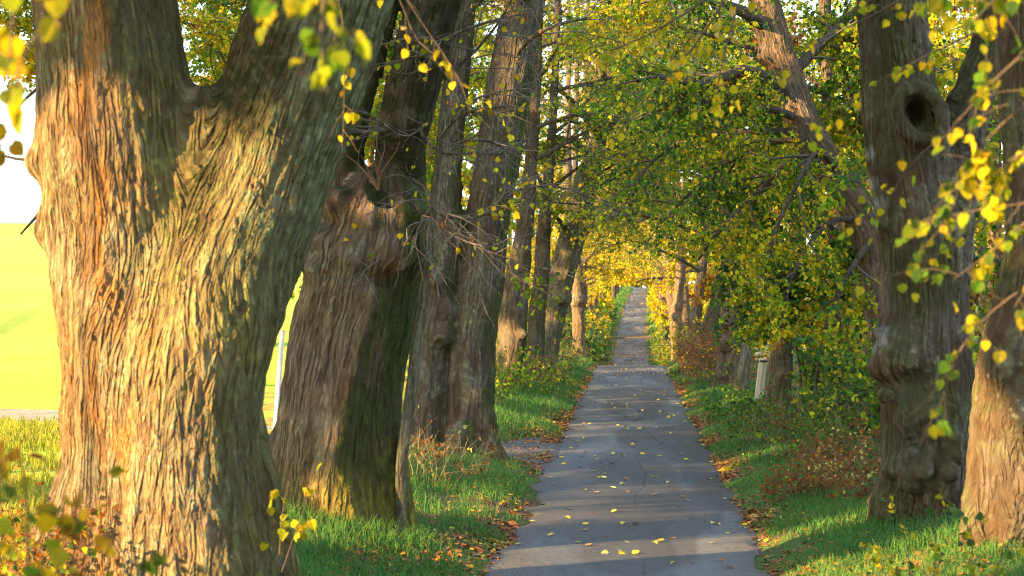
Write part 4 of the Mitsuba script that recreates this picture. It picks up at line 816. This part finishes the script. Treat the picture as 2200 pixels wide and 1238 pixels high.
# ------------------------------------------------------------------ sprays of leaves near the camera: every leaf its own piece
def heart(curl=.12, fold=.08, wav=.0):
    a = np.array([[0, 0], [.2, -.08], [.42, .06], [.5, .3], [.42, .58], [.22, .83], [0, 1.06]])
    R = np.c_[a[1:-1, 0], a[1:-1, 1]]
    mid = np.array([[0, y] for y in (0, .25, .55, .8, 1.06)])
    V = [[0, 0, 0]]; pts = np.vstack([a, a[-2:0:-1] * [-1, 1]])
    z = lambda p: fold * np.abs(p[:, 0]) * 2 - curl * p[:, 1] ** 2 + wav * np.sin(p[:, 1] * 9 + p[:, 0] * 5)
    allp = np.vstack([pts, mid[1:4]])
    V = np.c_[allp, z(allp)]
    n = len(pts); m0, m1, m2 = n, n + 1, n + 2
    F = [[0, 1, m0], [1, 2, m0], [2, 3, m0], [3, m1, m0], [3, 4, m1], [4, m2, m1], [4, 5, m2], [5, 6, m2]]
    mir = lambda i: i if i in (0, 6) or i >= n else n - i
    F += [[mir(b), mir(a_), mir(c)] for a_, b, c in F]
    stalk = np.array([[-.012, 0, 0], [.012, 0, 0], [.012, -.45, .06], [-.012, -.45, .06]])
    F += [[len(V), len(V) + 1, len(V) + 2], [len(V), len(V) + 2, len(V) + 3]]
    return np.vstack([V, stalk]), np.array(F)
LEAFPLY = {}
def leaf_ply(colour, var, bsdf):
    if (colour, var, bsdf) not in LEAFPLY:
        rng = np.random.default_rng(hash((len(colour), colour[0] == 'g', var)) % 1000 if False else sum(map(ord, colour)) + var * 7)
        V, F = heart([.05, .22, .35, -.1][var], [.03, .1, .16, .06][var], [.0, .02, .03, .015][var])
        C = np.array(PAL[colour]) * (1 + .12 * rng.normal(size=3)) * np.ones((len(V), 1))
        e = np.clip(np.abs(V[:, :1]) * 1.4 + .25 * np.abs(V[:, 1:2] - .5), 0, 1) * rng.uniform(0, .5)
        C = C * (1 - e) + np.array(PAL['gold' if var % 2 else 'lime']) * e
        LEAFPLY[(colour, var, bsdf)] = mikit.ply((V, F), bsdf, False, color=C)
    return LEAFPLY[(colour, var, bsdf)]
def frame_matrix(p, y, up, s):
    y = unit(y); x = unit(np.cross(y, up)); z = np.cross(x, y)
    M = np.eye(4); M[:3, 0], M[:3, 1], M[:3, 2], M[:3, 3] = x * s, y * s, z * s, p
    return mi.ScalarTransform4f(M.tolist())
def leaf_piece(parent, p, y, up, s, colour, var, bsdf='leaf_green'):
    key = numbered(parent + '__leaf')
    scene[key] = {**leaf_ply(colour, var, bsdf), 'to_world': frame_matrix(p, y, up, s)}

def pick(rng, mixd):
    n = list(mixd); w = np.array([mixd[k] for k in n], float); return n[rng.choice(len(n), p=w / w.sum())]
def spray(name, label, cat, stems, seed, nleaf, size, mixd, r=.006, jitter=.05, tone=(.12, .09, .07), side=6, sl=.35, up_bias=.35, hang=.7):
    """a hanging branch: woody stems given in pixels and depth, side shoots, and single leaves along them"""
    rng = np.random.default_rng(seed)
    k = thing(name, label, cat)
    Ps = []
    for i, s in enumerate(stems):
        P = spline([[*at(x, y, dd), rr] for x, y, dd, rr in s], 10)
        V, F = tubes(P[None, :, :3], P[None, :, 3], 6)
        put(k + '__stem', V, F, 'twig_bark', np.array(tone) * (.7 + .6 * rng.random((len(V), 1))), True)
        Ps.append(P[:, :3])
        pp, tg = along(P[None, :, :3], rng.uniform(.25, 1, (1, side)))
        P2 = grow(rng, pp[0], unit(tg[0] * .8 + rng.normal(size=(side, 3)) * .8 + [0, 0, -.3]), sl * rng.uniform(.5, 1.2, side), 9, .1, .35)
        V, F = tubes(P2, r * .5 * np.linspace(1, .4, 10)[None] * np.ones((side, 1)), 4)
        put(k + '__shoot', V, F, 'twig_bark', np.array(tone), True, kind='stuff')
        Ps += list(P2)
    A = np.array(Ps); which = rng.integers(0, len(A), nleaf)
    pp, tg = along(A[which], rng.uniform(.2, 1, (nleaf, 1)))
    for p, t_ in zip(pp[:, 0], tg[:, 0]):
        y = t_ * .35 + rng.normal(size=3) * .45 + [0, 0, -hang]
        up = rng.normal(size=3) * .7 + [0, -1.0, up_bias]
        leaf_piece(k, p + rng.normal(size=3) * jitter * .3, y, up, size * rng.uniform(.7, 1.15), pick(rng, mixd), int(rng.integers(0, 4)))
    return k
NEARMIX = {'lime': 4, 'yellow': 3, 'green': 2.5, 'gold': 2}
spray('hanging_branch', 'yellow-green leafy twig hanging over the upper right stem of the big forked tree', 'branch', [[(700, -260, 6.6, .012), (700, -60, 6.5, .007), (690, 80, 6.4, .004), (705, 200, 6.35, .002)], [(690, -200, 6.6, .009), (620, -40, 6.5, .004), (570, 20, 6.4, .002)], [(720, -120, 6.6, .006), (725, 0, 6.5, .004), (735, 120, 6.4, .002)]], 71, 60, .064, {'lime': 7, 'yellow': 1.5, 'green': 3}, side=4, sl=.16)
spray('hanging_branch', 'few orange and green leaves hanging at the top left corner before the big trunk', 'branch', [[(120, -220, 6.0, .01), (110, -60, 6.0, .005), (130, 60, 6.0, .002)], [(60, -200, 5.8, .008), (30, 0, 5.8, .004), (15, 180, 5.7, .002)], [(90, 60, 6, .003), (40, 150, 5.9, .003), (50, 190, 5.8, .002)]], 72, 30, .07, {'lime': 4, 'gold': 3, 'green': 1.5, 'orange': 1}, side=3, sl=.14)
spray('hanging_branch', 'orange leaves on a thin twig at the left edge against the white sky', 'branch', [[(-120, 200, 9, .008), (-10, 260, 9, .005), (40, 310, 9, .003)], [(-80, 300, 9, .006), (0, 330, 9, .004), (40, 345, 9, .002)], [(-60, 350, 9, .005), (0, 375, 9, .003), (20, 385, 9, .002)]], 73, 14, .07, {'gold': 5, 'orange': 3}, side=2, sl=.12)
spray('hanging_branch', 'scattered yellow leaves on bare twigs before the dark mossy stem', 'branch', [[(760, -160, 12.5, .01), (850, -20, 12.5, .006), (900, 90, 12.4, .004), (960, 130, 12.3, .002)], [(800, -120, 12.5, .008), (900, 40, 12.6, .005), (990, 180, 12.6, .003), (1010, 240, 12.6, .002)], [(700, -100, 12.5, .006), (740, 100, 12.4, .004), (735, 320, 12.4, .002)]], 74, 24, .062, {'yellow': 3, 'gold': 4, 'orange': 1.5, 'pale': 1}, side=5, sl=.3)
spray('hanging_branch', 'spray of pale yellow leaves hanging over the lane at the top centre', 'branch', [[(1700, -260, 14.5, .02), (1560, -40, 14.5, .012), (1420, 60, 14.4, .008), (1310, 110, 14.4, .004)], [(1600, -100, 14.5, .012), (1520, 60, 14.3, .008), (1430, 170, 14.3, .005), (1350, 250, 14.2, .003)], [(1480, -120, 14.8, .01), (1440, 20, 14.6, .006), (1470, 100, 14.6, .003)], [(1640, -120, 14, .012), (1560, 100, 14, .006), (1540, 190, 14, .003)]], 75, 140, .056, {'yellow': 5, 'lime': 2.5, 'gold': 2, 'pale': 1.5}, side=9, sl=.4)
spray('hanging_branch', 'loose twigs with single yellow leaves crossing before the round hollow knot', 'branch', [[(2100, -200, 11.5, .014), (1960, -20, 11.5, .008), (1860, 40, 11.4, .004), (1740, 90, 11.4, .002)], [(2120, 60, 11.5, .01), (1990, 120, 11.5, .006), (1880, 180, 11.4, .004), (1780, 250, 11.4, .002)], [(2140, 240, 11, .008), (1980, 330, 11, .005), (1900, 440, 11, .003), (1850, 520, 11, .002)], [(2150, 420, 11, .008), (1990, 560, 11, .004), (1870, 610, 11, .002)]], 76, 80, .05, {'yellow': 4, 'lime': 3, 'gold': 2, 'orange': .5}, side=8, sl=.3)
spray('hanging_branch', 'dense leafy branch with large yellow and green leaves hanging at the upper right edge', 'branch', [[(2420, -160, 8.6, .02), (2260, 60, 8.5, .012), (2140, 170, 8.4, .007), (2060, 260, 8.4, .003)], [(2400, 100, 8.6, .014), (2240, 200, 8.5, .009), (2130, 290, 8.4, .005), (2070, 380, 8.4, .002)], [(2380, 240, 8.5, .012), (2200, 330, 8.4, .008), (2100, 380, 8.4, .004), (2020, 400, 8.4, .002)], [(2380, -200, 8.4, .012), (2200, -60, 8.4, .007), (2080, 60, 8.3, .003)]], 77, 170, .057, {'yellow': 3, 'lime': 4, 'gold': 1, 'green': 3, 'deep': 1.2}, side=8, sl=.3)
spray('hanging_branch', 'lower drooping twigs of green and yellow leaves at the right edge', 'branch', [[(2380, 380, 8.6, .012), (2230, 460, 8.6, .008), (2130, 540, 8.6, .004), (2050, 600, 8.6, .002)], [(2400, 460, 8.6, .01), (2260, 560, 8.6, .006), (2180, 660, 8.6, .003)], [(2360, 420, 8.8, .009), (2180, 440, 8.8, .005), (2000, 470, 8.8, .002)], [(2200, 620, 9, .005), (2060, 760, 9, .003), (2020, 880, 9, .002)]], 78, 90, .058, {'lime': 3, 'green': 3, 'yellow': 2, 'deep': 2}, side=7, sl=.26)
spray('bramble', 'blurred bramble stems with red, orange and green leaves at the lower left corner', 'bramble', [[(40, 1420, 7.0, .008), (60, 1150, 7.0, .006), (40, 960, 7.0, .003)], [(60, 1420, 7.2, .008), (130, 1200, 7.2, .005), (170, 1060, 7.2, .003)], [(80, 1430, 7.1, .008), (210, 1220, 7.0, .005), (250, 1150, 6.9, .002)], [(-40, 1400, 6.6, .008), (-10, 1120, 6.6, .005), (10, 980, 6.6, .003)], [(-30, 1420, 6.8, .008), (60, 1250, 6.8, .005), (110, 1180, 6.8, .003)]], 79, 120, .066, {'orange': 3, 'gold': 2.5, 'lime': 3, 'green': 2, 'deep': 2, 'rust': 2}, side=5, sl=.2, tone=(.22, .1, .05), hang=.1)
spray('bramble', 'upright sprig with a few green leaves before the foot of the big forked trunk', 'bramble', [[(225, 1420, 8.2, .006), (232, 1200, 8.2, .004), (225, 950, 8.2, .002)], [(330, 1420, 8, .005), (345, 1260, 8, .003), (320, 1180, 8, .002)]], 80, 16, .055, {'deep': 4, 'green': 2, 'lime': 1.5}, side=2, sl=.08, tone=(.2, .1, .05), hang=.1)
spray('seedling', 'young shoot with bright yellow leaves between the first two trunks of the left row', 'shrub', [[(600, 1230, 14.4, .006), (605, 1120, 14.4, .004), (620, 1035, 14.4, .002)], [(600, 1230, 14.4, .006), (580, 1120, 14.4, .004), (580, 1060, 14.4, .002)], [(610, 1220, 14.5, .006), (650, 1100, 14.5, .003), (675, 990, 14.5, .002)], [(605, 1230, 14.3, .005), (640, 1130, 14.3, .003), (660, 1075, 14.3, .002)]], 81, 26, .07, {'yellow': 5, 'lime': 4, 'gold': 1}, side=2, sl=.12, hang=.2)
spray('seedling', 'leafy green sprigs with yellow leaves at the foot of the gnarled right tree', 'shrub', [[(1960, 1330, 14.5, .006), (1950, 1180, 14.5, .004), (1920, 1090, 14.5, .002)], [(2000, 1330, 14.5, .006), (2010, 1160, 14.5, .004), (2015, 1060, 14.5, .002)], [(2080, 1330, 14, .006), (2090, 1200, 14, .004), (2070, 1100, 14, .002)], [(2120, 1330, 14, .006), (2140, 1230, 14, .004), (2170, 1160, 14, .002)], [(1930, 1320, 14.6, .006), (1900, 1230, 14.6, .003), (1880, 1170, 14.6, .002)]], 82, 110, .055, {'deep': 3, 'green': 3, 'lime': 3, 'yellow': 2, 'blue': 1.5}, side=6, sl=.22, hang=.15)
spray('hanging_branch', 'fresh green leafy sprout hanging before the dark trunks in the middle of the left row', 'branch', [[(1085, 560, 40, .012), (1110, 600, 40, .009), (1150, 640, 40, .005)], [(1095, 580, 40, .01), (1150, 590, 40, .007), (1185, 640, 40, .004)], [(1120, 600, 40, .01), (1160, 650, 40, .006), (1195, 665, 40, .004)]], 83, 120, .085, {'green': 5, 'lime': 4, 'deep': 1}, side=8, sl=.35)

# ------------------------------------------------------------------ posts
def box(lo, hi):
    m = trimesh.creation.box(extents=np.subtract(hi, lo)); m.apply_translation((np.add(lo, hi)) / 2); return m
def chamfer_post(p0, p1, w, t, top=.01):
    """a sawn plank from p0 to p1, w wide and t thick, with bevelled edges"""
    z = unit(np.asarray(p1) - p0); x = unit(RT - z * (RT @ z)); y = np.cross(z, x)
    b = .004; prof = np.array([[-w / 2 + b, -t / 2], [w / 2 - b, -t / 2], [w / 2, -t / 2 + b], [w / 2, t / 2 - b], [w / 2 - b, t / 2], [-w / 2 + b, t / 2], [-w / 2, t / 2 - b], [-w / 2, -t / 2 + b]])
    L = np.linalg.norm(np.asarray(p1) - p0); zs = np.array([0, .3 * L, .6 * L, L - top, L]); sc = [1, 1, 1, 1, 1 - 2 * top / w]
    V = np.array([p0 + x * a * s + y * c * s + z * h for h, s in zip(zs, sc) for a, c in prof])
    F = [[i * 8 + j, i * 8 + (j + 1) % 8, i * 8 + 8 + (j + 1) % 8, i * 8 + 8 + j] for i in range(4) for j in range(8)]
    F3 = [[f[0], f[1], f[2]] for f in F] + [[f[0], f[2], f[3]] for f in F] + [[32, 32 + j, 33 + j] for j in range(1, 7)]
    return V, np.array(F3)
k = thing('marker_pole', 'slim white pole leaning slightly in the field beyond the second left tree', 'pole')
p0 = at(590, 940, 31); p0[2] = ground_z(p0[0], p0[1]) - .05
P = spline([[*p0, .045], [*at(598, 830, 31), .043], [*at(607, 712, 31), .04]], 12)
V, F = tubes(P[None, :, :3], P[None, :, 3], 12)
put(k + '__shaft', V, F, 'painted', np.array([.72, .71, .68]) * (.85 + .3 * vfbm(V * 14, 3, 8))[:, None], True)
c = trimesh.creation.cylinder(.046, .03, sections=14); c.apply_translation(P[-1, :3]); put(k + '__cap', c.vertices, c.faces, 'painted', (.5, .5, .5))
k = thing('tree_stake', 'pair of pale wooden stakes tied together with a black band beside the short mossy trunk', 'stake')
d = 40.0
for (xa, xb, w, dz) in [(1622, 1636, .09, 0), (1632, 1644, .08, .05)]:
    q = at(xa, 880, d + dz); q[2] = ground_z(q[0], q[1]) - .2
    V, F = chamfer_post(q, at(xb, 770, d + dz), w, .06)
    put(k + '__plank', V, F, 'painted', np.array([.55, .46, .34]), False)
m = trimesh.creation.torus(.085, .016, major_sections=20, minor_sections=8); m.vertices *= [1, .8, 1.3]; m.apply_translation(at(1639, 776, d + .02)); put(k + '__band', m.vertices, m.faces, 'painted', (.02, .02, .022), True)
m = trimesh.creation.capsule(.06, .035, count=[10, 12]); m.apply_transform(trimesh.transformations.rotation_matrix(1.3, [0, 1, 0])); m.apply_translation(at(1634, 760, d) - [.05, 0, 0]); put(k + '__cross_peg', m.vertices, m.faces, 'painted', (.6, .5, .36), True)

# ------------------------------------------------------------------ grass, litter, fallen leaves
def blades(rng, x, y, hgt, wid, col, lean=.5):
    n = len(x); z = ground_z(x, y) - .015
    a = rng.uniform(0, 6.283, n); dx, dy = np.cos(a), np.sin(a)
    b = rng.uniform(0, 6.283, n); l = lean * rng.uniform(.2, 1.3, n) * hgt
    p = np.stack([x, y, z], 1); w = np.stack([dx * wid, dy * wid, 0 * x], 1) / 2
    mid = p + np.stack([np.cos(b) * l * .35, np.sin(b) * l * .35, hgt * .6], 1)
    tip = p + np.stack([np.cos(b) * l, np.sin(b) * l, hgt * rng.uniform(.75, 1, n)], 1)
    V = np.stack([p - w, p + w, mid + w * .75, mid - w * .75, tip], 1).reshape(-1, 3)
    F = (np.arange(n)[:, None, None] * 5 + np.array([[0, 1, 2], [0, 2, 3], [3, 2, 4]])).reshape(-1, 3)
    return V, F, np.repeat(col, 5, 0)
def scatter(rng, n, x0, x1, y0, y1, pw=1.0):
    return rng.uniform(x0, x1, n), y0 + (y1 - y0) * rng.random(n) ** pw
rng = np.random.default_rng(42)
GV, GC = [], []
def verge(side, n, u0, u1, y0, y1, h0, w0, pw=1.3, dens=.45):
    u, y = scatter(rng, n, u0, u1, y0, y1, pw)
    x = ROADX(y) + side * u
    clump = vfbm(xyz(x * 1.4, y * 1.1), 3, 51)
    edge = 1.26 + .55 * (vfbm(xyz(y * 1.1, side * 3.), 3, 52) - .42)
    keep = (clump + .12 * rng.normal(size=n) > 1 - dens - .2 * sm(1.3, 2.2, u)) & (u > edge)
    jn = (side < 0) & (np.abs(y - 30.1 + .25 * (x + 1.2)) < 1.9 + 1.2 * sm(2.6, 1.2, u) + .4 * rng.normal(size=n))
    keep &= ~jn
    x, y, u, clump = x[keep], y[keep], u[keep], clump[keep]
    hgt = h0 * (.45 + 1.1 * clump) * rng.uniform(.5, 1.3, len(x)) * (.45 + .55 * sm(1.25, 2.2, u))
    t = rng.random((len(x), 1)); c2 = vfbm(xyz(x * .8, y * .8), 2, 53)[:, None]
    col = np.array([.07, .195, .055]) * (1 - t) + np.array([.14, .315, .085]) * t
    col = col * (.7 + .6 * c2); dry = rng.random(len(x)) < .07
    col[dry] = np.array([.3, .24, .1]) * rng.uniform(.7, 1.2, (dry.sum(), 1))
    return blades(rng, x, y, hgt, w0 * rng.uniform(.7, 1.4, len(x)), col)
parts = [verge(-1, 48000, 1.2, 4.2, 14.5, 30, .21, .008, 1.0, .5), verge(-1, 28000, 1.2, 4.0, 30, 62, .24, .013, 1.2, .55), verge(-1, 14000, 1.2, 4.0, 62, 130, .32, .03, 1.2, .6),
         verge(1, 42000, 1.2, 3.4, 14.5, 30, .15, .008, 1.0, .5), verge(1, 30000, 1.2, 3.0, 30, 62, .17, .012, 1.2, .6), verge(1, 12000, 1.2, 3.0, 62, 130, .26, .03, 1.2, .6),
         verge(-1, 7000, 1.2, 3.5, 130, 330, .4, .09, 1., .6), verge(1, 7000, 1.2, 3.5, 130, 330, .4, .09, 1., .6)]
off = 0; Vs, Fs, Cs = [], [], []
for v, f, c in parts: Vs.append(v); Fs.append(f + off); Cs.append(c); off += len(v)
scene['verge_grass'] = mikit.ply((np.vstack(Vs), np.vstack(Fs)), 'blade', False, color=np.vstack(Cs))
labels['verge_grass'] = {'label': 'green grass growing along both verges of the lane', 'category': 'grass', 'kind': 'stuff'}
# field side tufts
n = 24000; x, y = scatter(rng, n, -12, -4.2, 14, 30, 1.0)
keep = (x < -.12 * y + 0.5) & (vfbm(xyz(x * .9, y * .9), 2, 54) > .36)
x, y = x[keep], y[keep]
yy = 26 + 8 * rng.random(2500) ** 1.8; xx = -yy * rng.uniform(.235, .34, len(yy)); x, y = np.r_[x, xx], np.r_[y, yy]; t = rng.random((len(x), 1))
col = np.array([.27, .34, .04]) * (1 - t) + np.array([.42, .38, .07]) * t
keep = np.abs(y - 30.1 + .25 * (x + 1.2)) > 1.8
V, F, C = blades(rng, x[keep], y[keep], .17 * rng.uniform(.5, 1.3, keep.sum()) * (1 + .004 * y[keep]), .010 + .00045 * y[keep], col[keep])
scene['field_grass'] = mikit.ply((V, F), 'blade', False, color=C)
labels['field_grass'] = {'label': 'short yellow-green grass of the sunny field edge on the left', 'category': 'grass', 'kind': 'stuff'}

LITMIX = {'rust': 4, 'brown': 4, 'orange': 1.6, 'gold': .8, 'pale': .25}
def lay(rng, x, y, size, mixd, lift=.012, tilt=.35):
    p = np.stack([x, y, ground_z(x, y) + lift], 1)
    a = rng.uniform(0, 6.283, len(x)); ax = np.stack([np.cos(a), np.sin(a), .15 * rng.normal(size=len(x))], 1)
    n = len(x); yv = unit(ax); up = unit(np.array([0, 0, 1.0]) + rng.normal(size=(n, 3)) * tilt); xv = unit(np.cross(yv, up)); zv = np.cross(xv, yv)
    T = LEAF6 * [1, 1, 2.0]
    V = p[:, None] + size[:, None, None] * (T[:, 0, None] * xv[:, None] + T[:, 1, None] * yv[:, None] + T[:, 2, None] * zv[:, None])
    F = (np.arange(n)[:, None, None] * 6 + LF6).reshape(-1, 3)
    return V.reshape(-1, 3), F, np.repeat(palette(rng, p, mixd, 3.0, 77), 6, 0)
def edge_litter(side, n, y0, y1, size, pw=1.2):
    y = y0 + (y1 - y0) * rng.random(n) ** pw
    c = vfbm(xyz(y * .45, side * 7.), 3, 56)
    u = 1.27 + rng.gamma(1.6, .11, n) - .09 + .25 * (rng.random(n) < .12) * rng.random(n)
    keep = rng.random(n) < sm(.45, .68, c) + .07
    y, u = y[keep], u[keep]
    return lay(rng, ROADX(y) + side * u, y, size * rng.uniform(.6, 1.2, len(y)), LITMIX)
def patch_litter(cx, cy, n, sx, sy, size=.055):
    x, y = cx + rng.normal(size=n) * sx, cy + rng.normal(size=n) * sy
    return lay(rng, x, y, size * rng.uniform(.6, 1.2, n), LITMIX)
parts = [edge_litter(-1, 3800, 15, 32, .055), edge_litter(-1, 4200, 32, 72, .06), edge_litter(1, 3800, 15, 32, .055), edge_litter(1, 4200, 32, 72, .06), edge_litter(-1, 1500, 110, 300, .13, 1.), edge_litter(1, 1500, 110, 300, .13, 1.)]
for (px, py, n, sx, sy) in [(1120, 1170, 750, .16, .5), (1130, 1000, 300, .2, .5), (950, 1020, 500, .5, .5), (1140, 930, 500, .45, .5), (1080, 905, 500, .6, 1.), (1620, 1120, 500, .12, .7), (1800, 1100, 600, .3, .7), (1560, 1090, 160, .14, .4), (1150, 1095, 160, .18, .5), (1730, 1230, 500, .25, .4), (1920, 1230, 500, .4, .5), (1240, 880, 300, .2, 1.2), (700, 1190, 300, .4, .5), (1450, 830, 300, .2, 2.), (1300, 760, 200, .2, 3.), (50, 1000, 700, 1.2, 3.), (60, 1150, 500, .5, 1.), (590, 960, 300, .5, 2.), (900, 1210, 300, .35, .5), (1010, 1160, 400, .35, .5)]:
    q = gxy(px, py); parts.append(patch_litter(q[0], q[1], n, sx, sy))
x, y = scatter(rng, 2600, -4.2, -1.4, 15, 60, 1.1); parts.append(lay(rng, x, y, .05 * rng.uniform(.7, 1.2, len(x)), LITMIX, .05))
x, y = scatter(rng, 2600, 1.5, 5, 15, 60, 1.1); parts.append(lay(rng, x, y, .05 * rng.uniform(.7, 1.2, len(x)), LITMIX, .05))
off = 0; Vs, Fs, Cs = [], [], []
for v, f, c in parts: Vs.append(v); Fs.append(f + off); Cs.append(c); off += len(v)
scene['leaf_litter'] = mikit.ply((np.vstack(Vs), np.vstack(Fs)), 'dry_leaf', False, color=np.vstack(Cs))
labels['leaf_litter'] = {'label': 'drifts of rust-brown fallen leaves along both edges of the lane', 'category': 'leaf litter', 'kind': 'stuff'}

def road_z(x, y):
    u = x - ROADX(y)
    return ROADZ(y) + 0.018 * (1 - (u / 1.24) ** 2) - 0.01 + 0.022 * (vfbm(xyz(x * 0.8, y * 0.45), 3, 15) - 0.5)
rng = np.random.default_rng(4242)
yl = np.concatenate([rng.uniform(15.6, 30, 75), rng.uniform(28, 52, 110), rng.normal(63, 2.5, 70), rng.uniform(50, 72, 40)])
xl = np.clip(rng.uniform(-1.15, 1.2, len(yl)) + .12, -1.15, 1.2)
xl[:75] = rng.uniform(-1.15, 1.25, 75)
for x, y in zip(xl, yl):
    col = pick(rng, {'pale': 4, 'yellow': 3, 'gold': 2.5, 'orange': 1.2, 'brown': 1.3})
    key = numbered('fallen_leaf'); a = rng.uniform(0, 6.283)
    up = np.array([0, 0, 1.0]) + rng.normal(size=3) * .22
    s = .066 * rng.uniform(.7, 1.2)
    scene[key] = {**leaf_ply(col, int(rng.integers(0, 4)), 'dry_leaf'), 'to_world': frame_matrix(np.array([x, y, float(road_z(x, y)) + .012]), np.array([math.cos(a), math.sin(a), .1]), up, s)}
    tint = {'pale': 'pale yellow', 'yellow': 'bright yellow', 'gold': 'golden', 'orange': 'orange', 'brown': 'brown'}[col]
    place = 'near' if y < 28 else 'middle' if y < 56 else 'crest'
    labels[key] = {'label': f'{tint} fallen leaf lying on the ' + {'near': 'near part of the grey lane', 'middle': 'middle stretch of the lane', 'crest': 'lane just before its crest'}[place], 'category': 'leaf', 'group': f'{tint} leaves fallen on the {place} lane'}
x = rng.uniform(-1.1, 1.1, 220); y = rng.uniform(120, 330, 220)
V, F, C = lay(rng, x, y, .1 * rng.uniform(.7, 1.2, 220), {'pale': 3, 'yellow': 2, 'brown': 1})
V[:, 2] += (road_z(V[:, 0] , V[:, 1]) - ground_z(V[:, 0], V[:, 1])) * 1.0
V[:, 0] += ROADX(V[:, 1])
scene['far_fallen_leaves'] = mikit.ply((V, F), 'dry_leaf', False, color=C)
labels['far_fallen_leaves'] = {'label': 'tiny pale leaves strewn over the far climbing stretch of the lane', 'category': 'fallen leaves', 'kind': 'stuff'}
